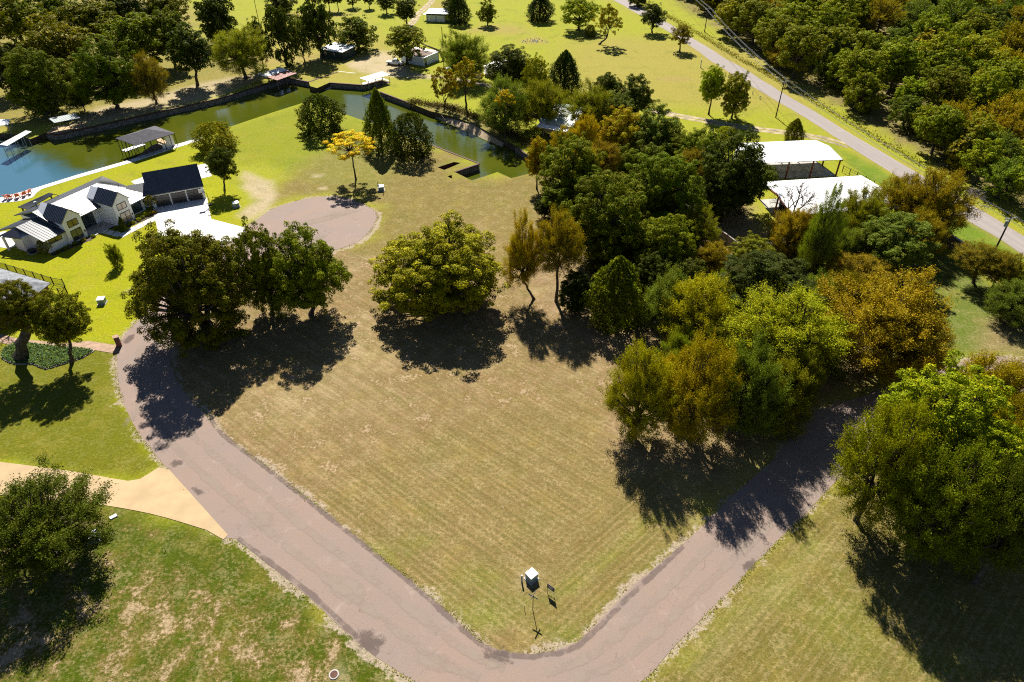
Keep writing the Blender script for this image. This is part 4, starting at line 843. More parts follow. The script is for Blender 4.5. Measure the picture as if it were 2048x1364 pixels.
post(1043.5, 1163, .09, 1.05, M_galv, 'white capped marker post beside the corner utility box', M_paper); post(1049, 1218, .025, .7, M_wood, 'thin wooden stake next to the street sign'); post(331, 1101, .03, .55, M_wood, 'short stake with a ring of bare soil on the lower lawn')
post(755.6, 370, .06, .8, M_wood, 'short dark stake behind the turning circle box'); post(767, 389, .06, .8, M_wood, 'short dark stake in front of the turning circle box')
post(1401, 135, .16, 2.6, M_paper, 'white post in the green field by the road', None); post(1505, 188, .13, .8, M_paper, 'white stub post by the road, farther one', M_galv); post(1519.5, 198, .13, .8, M_paper, 'white stub post by the road, nearer one', M_galv)
post(1457, 155, .09, 1.6, M_dark, 'dark post behind the yellow green pair of trees')
g = at(1065.5, 1219); ss = empty('street_sign', (g.x, g.y, -.06), 0, 'street name sign with crossed blades at the road corner', 'sign')
MB().tube((0, 0, 0), (0, 0, 2.55), .04, .04, 8).build('pole', M_dark, ss)
for ang, zz_ in ((math.radians(-32), 2.36), (math.radians(62), 2.56)):
    d = Vector((math.cos(ang), math.sin(ang), 0)); b_ = MB(); n_ = Vector((-d.y, d.x, 0)) * .012
    b_.add([(-d*.55 - n_) + Vector((0,0,zz_)), (d*.55 - n_) + Vector((0,0,zz_)), (d*.55 + n_) + Vector((0,0,zz_)), (-d*.55 + n_) + Vector((0,0,zz_)), (-d*.55 - n_) + Vector((0,0,zz_+.19)), (d*.55 - n_) + Vector((0,0,zz_+.19)), (d*.55 + n_) + Vector((0,0,zz_+.19)), (-d*.55 + n_) + Vector((0,0,zz_+.19))], [(3,2,1,0),(4,5,6,7),(0,1,5,4),(1,2,6,5),(2,3,7,6),(3,0,4,7)]).build('name_blade', M_navy, ss)
g = at(1101, 1187); rs = empty('yard_sign', (g.x, g.y, -.06), math.radians(-40), 'navy for sale yard sign on a metal frame', 'sign')
MB().box(-.42, .42, -.015, .015, .75, 1.4).build('panel', M_navy, rs)
for x in (-.45, .45): MB().box(x - .02, x + .02, -.02, .02, 0, 1.5).build('leg', M_dark, rs)
MB().box(-.45, .45, -.02, .02, .44, .48).box(-.45, .45, -.02, .02, 1.43, 1.47).build('cross_rail', M_dark, rs)
MB().box(-.3, .26, -.02, -.0155, 1.14, 1.24).box(-.2, .2, -.02, -.0155, .95, 1.01).build('lettering', M_paper, rs)['kind'] = 'stuff'
g = at(239, 691); mbx = empty('brick_mailbox', (g.x, g.y, -.06), math.radians(30), 'brick mailbox pillar at the end of the pink driveway', 'mailbox')
for k in range(9):
    z0 = k * .19; MB().box(-.36 + .006*(k % 2), .36 - .006*(k % 2), -.36 + .006*(k % 2), .36 - .006*(k % 2), z0, z0 + .18).build('brick_course', M_brick, mbx)
MB().box(-.30, .30, -.30, .30, 0, 1.7).build('core', M_conc2, mbx); MB().box(-.42, .42, -.42, .42, 1.705, 1.84).build('cap', M_brickpave, mbx); MB().box(.361, .40, -.16, .16, 1.1, 1.35).build('letter_door', M_galv, mbx)
g = at(227, 1034); vb = empty('valve_box', (g.x, g.y, -.05), math.radians(40), 'small pale valve box lid on the lower lawn', 'valve box'); MB().box(-.4, .4, -.25, .25, 0, .16).build('rim', M_conc2, vb); MB().box(-.36, .36, -.21, .21, .16, .19).build('lid', M_boxlid, vb)
for x, y, lb in ((668, 1349, 'round manhole cover near the bottom road edge'), (1045, 166 + 0, None)):
    if lb:
        g = at(x, y); mh = empty('manhole', (g.x, g.y, -.06), 0, lb, 'manhole'); MB().tube((0, 0, 0), (0, 0, .12), .5, .48, 20).build('ring', M_conc2, mh); MB().tube((0, 0, .12), (0, 0, .14), .36, .36, 20).build('lid', M_rustcap, mh)
# wooden steps on the beach bank
g = at(897, 232); st = empty('wooden_steps', (g.x, g.y, -1.4), math.radians(35), 'weathered wooden steps going down the beach bank', 'steps')
for k in range(7): MB().box(-.8, .8, k*.45, k*.45 + .4, k*.2, k*.2 + .07).build('tread', M_wood, st)
for x in (-.85, .85): MB().add([(x-.05, 0, -.05), (x+.05, 0, -.05), (x+.05, 3.1, 1.3), (x-.05, 3.1, 1.3), (x-.05, 0, .2), (x+.05, 0, .2), (x+.05, 3.1, 1.55), (x-.05, 3.1, 1.55)], [(3,2,1,0),(4,5,6,7),(0,1,5,4),(1,2,6,5),(2,3,7,6),(3,0,4,7)]).build('stringer', M_wood, st)
# dark pit and stones in the far field
g = at(1068, 82); fp = MB(); rr_ = random.Random(3)
for k in range(60):
    a = rr_.uniform(0, 6.28); q = rr_.uniform(0, 4.2); s = rr_.uniform(.1, .35); x, y = q*math.cos(a)*1.3, q*math.sin(a)
    fp.add([(x-s, y-s, -.06), (x+s, y-s*.8, -.06), (x+s*.9, y+s, -.06), (x-s, y+s*.9, -.06), (x, y, s*.9)], [(0,1,4),(1,2,4),(2,3,4),(3,0,4)])
o = fp.build('ash_heap', M_conc2); o.location = (g.x, g.y, 0); tag(o, 'scatter of grey ash and stones in the green field', 'ash', kind='stuff')
# ---------------------------------------------------------------- trees
def leaf_mat(name, second, trans=0.26):
    """leaf colour comes from the tree (object colour), with a share of leaves in the second colour given by the object's alpha"""
    m = bpy.data.materials.new(name); m.use_nodes = True; nt = m.node_tree; lk = nt.links; nt.nodes.clear()
    out = nt.nodes.new('ShaderNodeOutputMaterial')
    oi = nt.nodes.new('ShaderNodeObjectInfo')
    a = N(nt, 'Attribute', attribute_name='leaf'); sp = nt.nodes.new('ShaderNodeSeparateColor'); lk.new(a.outputs['Color'], sp.inputs[0])
    # r: random per leaf, g: per twig cluster, b: how high and far out in the crown
    share = math_n(nt, 'SUBTRACT', 1.0, oi.outputs['Alpha'])
    pick = math_n(nt, 'ADD', math_n(nt, 'MULTIPLY', sp.outputs[1], 0.75), math_n(nt, 'MULTIPLY', sp.outputs[0], 0.25))
    d = math_n(nt, 'SUBTRACT', share, math_n(nt, 'SUBTRACT', 1.0, pick))
    f = ramp(nt, d, -0.12, 0.16)
    c = mixc(nt, f, oi.outputs['Color'], second)
    hv = nt.nodes.new('ShaderNodeHueSaturation'); lk.new(c, hv.inputs['Color'])
    lk.new(math_n(nt, 'MULTIPLY_ADD', sp.outputs[0], 0.75, 0.62), hv.inputs['Value'])
    lk.new(math_n(nt, 'MULTIPLY_ADD', sp.outputs[1], 0.05, 0.475), hv.inputs['Hue'])
    dif = nt.nodes.new('ShaderNodeBsdfPrincipled'); lk.new(hv.outputs[0], dif.inputs['Base Color']); dif.inputs['Roughness'].default_value = 0.7; dif.inputs['Specular IOR Level'].default_value = 0.06
    tr = nt.nodes.new('ShaderNodeBsdfTranslucent')
    tc = nt.nodes.new('ShaderNodeHueSaturation'); lk.new(hv.outputs[0], tc.inputs['Color']); tc.inputs['Value'].default_value = 1.25; tc.inputs['Saturation'].default_value = 1.1; lk.new(tc.outputs[0], tr.inputs['Color'])
    mx = nt.nodes.new('ShaderNodeMixShader'); mx.inputs[0].default_value = trans
    lk.new(dif.outputs[0], mx.inputs[1]); lk.new(tr.outputs[0], mx.inputs[2]); lk.new(mx.outputs[0], out.inputs['Surface'])
    return m
LEAF = {'orange': leaf_mat('autumn_leaf', (0.27, 0.175, 0.008)), 'yellow': leaf_mat('yellow_leaf', (0.38, 0.30, 0.006)), 'lime': leaf_mat('fresh_leaf', (0.21, 0.21, 0.006)), 'brown': leaf_mat('dull_leaf', (0.14, 0.095, 0.03))}
M_bark = plain('bark', (0.085, 0.068, 0.052), 0.95, var=0.3, scale=3, fine=9, spec=0.1)
M_bark_grey = plain('grey_bark', (0.20, 0.17, 0.155), 0.95, var=0.25, scale=3, fine=9, spec=0.1)

def fib_dirs(n, r, zmin=-1.0):
    i = np.arange(n) + 0.5; z = 1 - (1 - zmin) * i / n; ph = i * 2.399963 + r.uniform(0, 6.3); q = np.sqrt(np.maximum(0, 1 - z*z))
    d = np.c_[q*np.cos(ph), q*np.sin(ph), z] + r.normal(0, 0.16, (n, 3)); return d / np.linalg.norm(d, axis=1)[:, None]
def leaf_mesh(name, C, Nrm, size, rnd, clus, r, aspect=0.62):
    """one folded leaf-spray quad per point"""
    n = len(C); a = r.normal(size=(n, 3)); a -= (a * Nrm).sum(1)[:, None] * Nrm; a /= np.linalg.norm(a, axis=1)[:, None] + 1e-9; b = np.cross(Nrm, a)
    s = (size * r.uniform(0.45, 1.5, n))[:, None]
    V = np.stack([C - a*s, C - b*s*aspect + Nrm*s*0.18, C + a*s, C + b*s*aspect + Nrm*s*0.18], 1).reshape(-1, 3)
    me = bpy.data.meshes.new(name); me.vertices.add(4*n); me.vertices.foreach_set('co', V.astype(np.float32).ravel())
    me.loops.add(4*n); me.loops.foreach_set('vertex_index', np.arange(4*n, dtype=np.int32))
    me.polygons.add(n); me.polygons.foreach_set('loop_start', np.arange(0, 4*n, 4, dtype=np.int32))
    me.update(calc_edges=True)
    at_ = me.attributes.new('leaf', 'FLOAT_COLOR', 'FACE')
    at_.data.foreach_set('color', np.c_[rnd, clus, np.zeros(n), np.ones(n)].astype(np.float32).ravel())
    return me
def outline(d, r, k=7, amp=0.16):
    o = np.ones(len(d))
    for _ in range(k):
        w = r.normal(size=3) * 2.6; o += amp * np.sin(d @ w + r.uniform(0, 6.3)) / k ** .5 * 1.3
    return o
def proto(name, kind, seed, nclump, nleaf, lsize):
    """unit crown (radius 1 about its centre) and the branches inside it, rooted at (0,0,-0.85)"""
    r = np.random.default_rng(seed); br = MB()
    if kind in ('oak', 'airy', 'sparse'):
        zmin = {'oak': -0.97, 'airy': -0.97, 'sparse': -0.35}[kind]
        D = fib_dirs(nclump, r, zmin); rad = outline(D, r, amp=0.13)
        ctr = D * (rad * r.uniform(0.70, 0.90, nclump))[:, None]
        ctr[:, :2] *= (1.0 - 0.22 * np.clip(ctr[:, 2], 0, 1))[:, None]; ctr[:, 2] += 0.10 * np.clip(ctr[:, 2], 0, 1)
        if kind != 'sparse':
            ni = nclump // 3; Di = fib_dirs(ni, r, -0.5); ctr = np.vstack([ctr, Di * r.uniform(0.2, 0.5, ni)[:, None]])
        boughs = ctr
        # each bough carries several rounded leaf clumps
        sub = {'oak': 7, 'airy': 6, 'sparse': 3}[kind]; br_ = {'oak': 0.20, 'airy': 0.20, 'sparse': 0.16}[kind] * (60 / nclump) ** 0.33
        ctr = np.repeat(ctr, sub, 0) + r.normal(0, br_ * 0.62, (len(ctr) * sub, 3)) * np.array([1, 1, 0.75])
        cr = r.uniform(0.065, 0.128, len(ctr)) * {'oak': 1.0, 'airy': 1.1, 'sparse': 0.9}[kind] * (60 / nclump) ** 0.33
        w = cr ** 2 / (cr ** 2).sum(); idx = r.choice(len(ctr), nleaf, p=w)
        out = ctr / (np.linalg.norm(ctr, axis=1)[:, None] + 1e-6)
        if kind == 'airy':
            # sprays: short twigs fanning up and out, small leaves strung along them
            per = 9; nt_ = nleaf // per; idx = r.choice(len(ctr), nt_, p=w)
            d = r.normal(size=(nt_, 3)); d /= np.linalg.norm(d, axis=1)[:, None]
            st = ctr[idx] + d * (cr[idx] * r.uniform(0.2, 0.95, nt_))[:, None]
            dirn = out[idx] * 0.9 + np.array([0, 0, 0.75]) + r.normal(0, 0.35, (nt_, 3)); dirn /= np.linalg.norm(dirn, axis=1)[:, None]
            ln = r.uniform(0.10, 0.24, nt_)
            t = np.tile(np.linspace(0, 1, per), nt_); ii = np.repeat(np.arange(nt_), per)
            C = st[ii] + dirn[ii] * (ln[ii] * t)[:, None] + r.normal(0, 0.017, (nt_*per, 3)); cl = r.random(len(ctr))[idx][ii] * 0.55 + r.random(nt_)[ii] * 0.4
            Nr = r.normal(size=C.shape) + np.array([0, 0, 0.5])
            for k in range(0, nt_, max(1, nt_ // 160)): br.tube(st[k] - dirn[k]*0.05, st[k] + dirn[k]*ln[k]*0.9, 0.0055, 0.002, 3, False)
        else:
            d = r.normal(size=(nleaf, 3)); d = d + out[idx] * 0.4 + np.array([0, 0, 0.45]); d /= np.linalg.norm(d, axis=1)[:, None]
            C = ctr[idx] + d * (cr[idx] * r.uniform(0.5, 1.08, nleaf) ** 0.7)[:, None] * np.array([1.15, 1.15, 0.8])
            cl = r.random(len(ctr))[idx] * 0.7 + r.random(nleaf) * 0.3
            Nr = d * 1.3 + r.normal(0, 0.5, (nleaf, 3)) + np.array([0, 0, 0.35])
        root = np.array([0, 0, -0.85])
        forks = [np.array([math.cos(a), math.sin(a), 0]) * r.uniform(0.10, 0.24) + np.array([0, 0, r.uniform(-0.6, -0.25)]) for a in np.linspace(0, 6.28, 6)[:-1] + r.uniform(0, 1)]
        for f in forks: br.path([root, root * 0.5 + f * 0.5 + r.normal(0, 0.02, 3), f], [0.062, 0.048, 0.036] if kind != 'sparse' else [0.036, 0.028, 0.02], 5)
        for c_ in boughs:
            f = min(forks, key=lambda q: np.linalg.norm(q - c_)); mid = f * 0.5 + c_ * 0.5 + r.normal(0, 0.05, 3) + np.array([0, 0, -0.04])
            br.path([f, mid, c_], [0.026, 0.017, 0.006] if kind != 'sparse' else [0.016, 0.010, 0.003], 4)
            for _ in range(3 if kind == 'oak' else 4): br.tube(c_ * 0.75 + mid * 0.25, c_ + r.normal(0, 0.055, 3), 0.009, 0.003, 3, False)
    elif kind in ('cedar', 'cone', 'bush'):
        n = nleaf; z = r.random(n) ** (1.0 if kind == 'bush' else 0.85)         # 0 bottom .. 1 top
        ph = r.uniform(0, 6.283, n)
        lob = 0.80 + 0.16*np.sin(3*ph + 5*z + seed) + 0.12*np.sin(7*ph - 11*z + 2*seed) + 0.10*np.sin(13*ph + 23*z) + 0.06*np.sin(21*ph - 31*z)
        if kind == 'cedar': prof = np.sin(np.clip(z * 0.86 + 0.14, 0, 1) * math.pi) ** 0.75 * (1.05 - 0.35 * z)
        elif kind == 'cone': prof = 1.3 * (1 - z) ** 0.72 * (0.55 + 0.45 * np.minimum(1, z * 8 + 0.4))
        else: prof = np.sqrt(np.maximum(0, 1 - ((z - 0.42) / 0.60) ** 2)) * 1.18
        rr = prof * lob * r.uniform(0.72, 1.06, n) ** 0.7
        C = np.c_[rr*np.cos(ph), rr*np.sin(ph), z * 2 - 1 + r.normal(0, 0.03, n)]
        Nr = np.c_[np.cos(ph), np.sin(ph), np.full(n, 0.6)] * 0.7 + r.normal(0, 0.7, (n, 3))
        cl = np.clip(0.5 + 0.5*np.sin(5*ph + 9*z + seed) * np.sin(4*z*3 + 3*ph) + r.normal(0, 0.12, n), 0, 1)
        br.path([(0, 0, -1), (0.02, 0.01, 0), (0, 0, 0.85)], [0.07, 0.05, 0.01], 5)
        for _ in range(40):
            z0 = r.uniform(-0.8, 0.7); a = r.uniform(0, 6.28); l = r.uniform(0.3, 0.75) * (1 - max(0, z0) * 0.8); br.tube((0, 0, z0), (l*math.cos(a), l*math.sin(a), z0 + 0.2), 0.016, 0.004, 3, False)
    else:                                                                       # bare: only branches
        def grow(p, d, l, rd, lev):
            q = p + d * l; br.tube(p, q, rd, rd * 0.68, 4 if lev < 2 else 3, False)
            if lev >= 5: return
            for _ in range(3 if lev < 4 else 2):
                nd = d + r.normal(0, 0.42, 3) + np.array([0, 0, 0.12]); nd /= np.linalg.norm(nd); grow(q, nd, l * r.uniform(0.62, 0.86), rd * 0.64, lev + 1)
        for k in range(3):
            a = k * 2.1 + seed; grow(np.array([0, 0, -0.9]), np.array([0.4*math.cos(a), 0.4*math.sin(a), 0.9]), 0.52, 0.042, 0)
        n = max(nleaf, 1); C = r.normal(0, 0.4, (n, 3)); Nr = r.normal(size=(n, 3)); cl = r.random(n)
    Nr = Nr / (np.linalg.norm(Nr, axis=1)[:, None] + 1e-9)
    cm = leaf_mesh(name + '_crown', C, Nr, lsize, r.random(len(C)), cl, r, 0.5 if kind == 'airy' else 0.66) if nleaf else None
    bmh = br.mesh(name + '_branches')
    return dict(kind=kind, crown=cm, branches=bmh)
def trunk_mesh(seed, n=7):
    r = np.random.default_rng(seed); mb = MB(); pts = [np.array([0, 0, -0.02])]
    for k in range(1, 6): pts.append(np.array([r.normal(0, 0.012) * k, r.normal(0, 0.012) * k, k / 5.0]))
    pts[-1][:2] = 0
    rad = [1.5, 1.12, 1.0, 0.92, 0.86, 0.82]
    vs = []; fs = []
    for k, p in enumerate(pts):
        for j in range(n):
            a = 6.283 * j / n; q = rad[k] * (1 + 0.10 * math.sin(3 * a + seed)); vs.append((p[0] * 12 + q * math.cos(a), p[1] * 12 + q * math.sin(a), p[2]))
    for k in range(5):
        for j in range(n): fs.append((k*n + j, k*n + (j+1) % n, (k+1)*n + (j+1) % n, (k+1)*n + j))
    return mb.add(vs, fs).mesh('trunk')
TRUNKS = [trunk_mesh(i) for i in range(4)]
PROTO = {
    'oak': [proto('oak', 'oak', s, 76, 75000, 0.0178) for s in (1, 2, 3, 4)],
    'big': [proto('broad_oak', 'oak', s, 130, 140000, 0.0142) for s in (31, 32)],
    'airy': [proto('elm', 'airy', s, 78, 96000, 0.0150) for s in (5, 6, 7, 8)],
    'sparse': [proto('thin_tree', 'sparse', s, 46, 15000, 0.024) for s in (9, 10)],
    'cedar': [proto('cedar', 'cedar', s, 0, 20000, 0.028) for s in (11, 12)],
    'cone': [proto('cypress', 'cone', 13, 0, 17000, 0.032)],
    'bush': [proto('bush', 'bush', s, 0, 15000, 0.034) for s in (14, 15)],
    'far': [proto('far_tree', 'oak', s, 44, 14000, 0.036) for s in (16, 17, 18, 19)],
    'farairy': [proto('far_elm', 'airy', s, 36, 16000, 0.030) for s in (20, 21)],
    'bare': [proto('bare_tree', 'bare', s, 0, 0, 0.02) for s in (22, 23)],
}
HUE = {'ol': ((134, 136, 26), 'orange'), 'gr': ((124, 136, 22), 'lime'), 'dk': ((92, 102, 36), 'lime'), 'yg': ((150, 152, 26), 'yellow'), 'or': ((150, 136, 20), 'orange'), 'ye': ((182, 160, 20), 'yellow'),
       'gg': ((120, 134, 66), 'lime'), 'br': ((142, 126, 46), 'orange'), 'lm': ((158, 176, 30), 'yellow'), 'go': ((240, 214, 0), 'yellow'), 'ce': ((76, 90, 42), 'brown'), 'rd': ((140, 90, 46), 'brown')}
tcount = [0]
def plant(cx, cy, rw, rh, by, shape, hue, label, group=None, share=0.25, bx=None, name='tree', thick=None, bright=1.0, cat='tree', rz=None):
    """cx, cy, rw, rh: crown as surveyed in the picture; by: where the trunk meets the ground"""
    k = tcount[0]; tcount[0] += 1
    yv = 682 + FPX / math.tan(PITCH)
    if by is None or by < 0 and by > -3:                       # trunk foot hidden: crown centre stands at about 0.85 of its radius
        kk = 0.85 if by is None else -by
        g = at(cx, cy)
        for _ in range(6): cz = kk * rw * look((g.x, g.y, 4))[2] / FPX; g = at(cx, cy, cz); g = Vector((g.x, g.y, 0))
        bx, by, _ = look((g.x, g.y, 0))
    if bx is None: bx = cx + (1024 - cx) * (by - cy) / (yv - cy)
    g = at(bx, by)
    lo, hi = 0.0, 40.0
    for _ in range(40):
        m = (lo + hi) / 2
        if look((g.x, g.y, m))[1] > cy: lo = m
        else: hi = m
    c = max(lo, 0.3); px, py, dz = look((g.x, g.y, c)); sc = dz / FPX
    lean = (cx - px) * sc
    R = rw * sc * {'airy': 1.08, 'farairy': 1.1, 'oak': 1.02, 'big': 0.98, 'far': 1.04, 'cedar': 1.15, 'cone': 1.12}.get(shape, 1.0); dep = math.atan2(CAM_H - c, math.hypot(g.x, g.y)); vv = (rh * sc) ** 2 - (R * math.sin(dep)) ** 2
    Vr = math.sqrt(max(vv, (0.45 * R) ** 2)) / (math.cos(dep) if vv > (0.45*R)**2 else 1.0)
    if shape in ('bush', 'cone', 'cedar'): Vr = max(Vr, 0.3); c = max(c, Vr * 0.97)
    else: Vr = min(Vr * 1.08, c * (1.08 if shape == 'big' else 1.0))
    pr = PROTO[shape][k % len(PROTO[shape])]
    t = empty(name, (g.x, g.y, -0.05), rng.uniform(0, 6.283) if rz is None else rz, label, cat, group)
    cr_, sr_ = math.cos(-t.rotation_euler.z), math.sin(-t.rotation_euler.z)
    lx, ly = lean * cr_, lean * sr_
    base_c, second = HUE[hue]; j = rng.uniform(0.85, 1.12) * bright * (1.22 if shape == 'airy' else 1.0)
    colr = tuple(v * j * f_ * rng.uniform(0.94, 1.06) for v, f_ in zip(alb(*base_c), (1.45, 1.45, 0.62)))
    if pr['crown'] is not None:
        o = bpy.data.objects.new('crown', pr['crown']); COL.objects.link(o); o.parent = t; o.location = (lx, ly, c); o.scale = (R, R, Vr)
        if not pr['crown'].materials: pr['crown'].materials.append(LEAF['orange'])
        o.material_slots[0].link = 'OBJECT'; o.material_slots[0].material = LEAF[second]; o.color = colr + (1 - share,)
    bt = M_bark_grey if shape in ('bare',) else M_bark
    if shape not in ('bush', 'far_x'):
        o = bpy.data.objects.new('branches', pr['branches']); COL.objects.link(o); o.parent = t; o['kind'] = 'stuff'; o.location = (lx, ly, c); o.scale = (R, R, Vr)
        if not pr['branches'].materials: pr['branches'].materials.append(bt)
    h = max(c - 0.83 * Vr, 0.25 * c) if shape not in ('bush', 'cone', 'cedar') else c - 0.95 * Vr
    if h > 0.15:
        o = bpy.data.objects.new('trunk', TRUNKS[k % 4]); COL.objects.link(o); o.parent = t
        w = thick or (R * 0.062 if shape not in ('bush', 'cone') else R * 0.08); w = max(w, 0.09)
        o.scale = (w, w, h)
        if abs(lean) > 0.05: o.matrix_parent_inverse.identity(); o.rotation_euler = (-math.atan2(ly, h), math.atan2(lx, h), 0); o.scale = (w, w, math.hypot(h, lean))
        if not TRUNKS[k % 4].materials: TRUNKS[k % 4].materials.append(M_bark)
    return t
# ---------------------------------------------------------------- the trees, one by one
# foreground and centre
plant(385, 575, 114, 112, 668, 'big', 'ol', 'widest dark oak spreading over the bend of the loop road', share=.05, bx=408, bright=.8)
plant(525, 548, 50, 82, 628, 'oak', 'gr', 'narrow green oak in the middle of the three by the turning circle', share=.3, bright=.95)
plant(612, 548, 74, 82, 628, 'oak', 'gr', 'green oak nearest the bare lot of the three by the turning circle', share=.4, bx=622)
plant(880, 540, 124, 102, 608, 'big', 'yg', 'big round yellow green oak standing alone on the dry lot', share=.35, bright=.9)
plant(1048, 512, 36, 62, 598, 'airy', 'ye', 'slim airy tree with a bare sandy ring round its thin trunk', share=.35, bx=1068)
plant(1118, 490, 46, 55, 602, 'airy', 'or', 'orange tipped tree beside the slim tree at the wood edge', share=.3)
plant(1200, 448, 84, 84, -1.1, 'oak', 'gr', 'tall dark green oak at the wood edge behind the orange tipped tree', share=.15, bright=.8)
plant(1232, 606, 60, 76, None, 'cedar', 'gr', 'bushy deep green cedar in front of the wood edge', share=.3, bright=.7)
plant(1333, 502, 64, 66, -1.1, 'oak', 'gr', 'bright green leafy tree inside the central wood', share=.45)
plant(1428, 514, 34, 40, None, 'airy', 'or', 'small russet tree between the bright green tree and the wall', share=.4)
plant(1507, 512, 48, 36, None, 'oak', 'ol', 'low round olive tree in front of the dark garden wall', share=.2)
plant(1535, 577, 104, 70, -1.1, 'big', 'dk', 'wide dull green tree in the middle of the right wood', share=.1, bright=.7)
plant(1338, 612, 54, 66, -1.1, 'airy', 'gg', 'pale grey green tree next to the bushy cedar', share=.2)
plant(1403, 630, 70, 74, -1.1, 'airy', 'yg', 'green feathery tree right of the pale grey green tree', share=.4)
plant(1565, 655, 108, 84, -1.1, 'airy', 'yg', 'wide olive feathery tree above the shaded road bend', share=.25, bright=1.0)
plant(1775, 645, 112, 92, 730, 'airy', 'or', 'large orange brown tree with several trunks beside the loop road', share=.42, bright=1.2)
plant(1728, 548, 57, 40, None, 'airy', 'or', 'russet crown poking up behind the large orange brown tree', share=.6)
plant(1282, 790, 62, 84, 868, 'airy', 'yg', 'yellow tinted tree at the corner of the mown lot', share=.3, bx=1262, bright=.95)
plant(1400, 785, 70, 92, 873, 'airy', 'or', 'rust brown tree with a long bare leaning trunk', share=.4, bx=1368, bright=1.0)
plant(1500, 778, 66, 84, 866, 'airy', 'gg', 'dull grey brown tree right of the rust brown tree', share=.1, bright=.75)
plant(1597, 757, 46, 52, 820, 'airy', 'ol', 'small olive tree overhanging the shaded road', share=.2, bright=.8)
plant(1887, 850, 112, 112, 985, 'oak', 'lm', 'big lime green tree by the sunny patch of the loop road', share=.3)
plant(1768, 925, 76, 112, 1040, 'airy', 'yg', 'olive and rust tree in front of the lime green tree', share=.2, bright=.75)
plant(1985, 790, 78, 80, 890, 'airy', 'or', 'orange crowned tree behind the lime green tree', share=.35)
plant(2040, 885, 62, 100, 980, 'airy', 'or', 'deep orange tree cut by the edge of the picture', share=.4, bright=.9)
plant(1985, 945, 84, 96, 1060, 'oak', 'lm', 'lower lime green tree in front of the deep orange tree', share=.3, bright=.9)
plant(1880, 1000, 92, 112, 1110, 'airy', 'gr', 'dark olive tree nearest the lower grass on the right', share=.3, bright=.75)
plant(2045, 1030, 74, 118, 1165, 'airy', 'dk', 'shaded dark tree low at the right border', share=.2, bright=.8)
plant(2036, 606, 50, 66, None, 'airy', 'gg', 'blue green tree at the edge of the walled yard', share=.2, bright=.8)
plant(2044, 556, 34, 30, None, 'oak', 'yg', 'yellow topped tree behind the blue green one', share=.4)
plant(1963, 516, 42, 29, 566, 'airy', 'br', 'crape myrtle with brown seed heads along the yard wall', share=.4, bx=1947, name='shrub_tree')
plant(2005, 534, 32, 29, 577, 'airy', 'br', 'second crape myrtle along the yard wall, nearer the pole', share=.3, bx=1983, name='shrub_tree')
plant(75, 1052, 112, 100, 1112, 'airy', 'dk', 'dark evergreen oak in the lower left lawn', share=.1, bright=.85)
plant(33, 612, 46, 46, 716, 'oak', 'ol', 'leaning oak beside the brick house roof', share=.05, bx=41, bright=.75, thick=.75)
plant(118, 640, 52, 52, 724, 'oak', 'ol', 'oak rising from the ivy bed by the brick driveway', share=.1, bx=144, bright=.75)
plant(228, 512, 13, 24, 533, 'airy', 'gr', 'young staked tree on the white house lawn', share=.2, bx=234)
plant(440, 326, 29, 30, 381, 'oak', 'dk', 'slender tree beside the garage', share=.2, bx=449)
plant(428, 274, 38, 28, 298, 'bush', 'ol', 'rounded shrub at the water edge behind the garage', share=.3, name='shrub', cat='shrub')
plant(640, 229, 42, 37, 264, 'bush', 'dk', 'wide dark shrub on the grassy point', share=.1, name='shrub', cat='shrub')
plant(757, 240, 32, 58, 298, 'cone', 'gr', 'tall conical cypress on the grassy point', share=.2, bright=.8)
plant(821, 272, 38, 42, 311, 'bush', 'dk', 'dense round dark tree next to the conical cypress', share=.05, bright=.7)
plant(701, 292, 52, 30, 359, 'sparse', 'go', 'golden sparse tree near the turning circle', share=.05, bx=712, thick=.17, bright=1.15)
plant(1470, 700, 60, 62, -1.1, 'airy', 'ol', 'olive crown between the feathery green tree and the dull brown one', share=.3, bright=.8)
plant(1655, 690, 46, 60, -1.2, 'airy', 'gr', 'small green tree left of the large orange brown tree', share=.3, bright=.75)
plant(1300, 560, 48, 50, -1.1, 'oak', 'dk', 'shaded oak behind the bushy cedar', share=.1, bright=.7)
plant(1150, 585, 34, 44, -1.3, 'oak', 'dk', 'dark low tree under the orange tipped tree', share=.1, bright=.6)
plant(1830, 690, 60, 60, -1.0, 'airy', 'or', 'rusty lower crown on the yard side of the large orange brown tree', share=.6, bright=.85)
plant(300, 404, 12, 13, 419, 'sparse', 'ol', 'small tan leaved tree by the garage corner', share=.3)
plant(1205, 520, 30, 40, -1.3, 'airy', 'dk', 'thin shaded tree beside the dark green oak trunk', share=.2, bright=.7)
plant(1090, 412, 22, 18, 436, 'oak', 'dk', 'small dark tree at the sunny edge of the wood', share=.05, bright=.5)
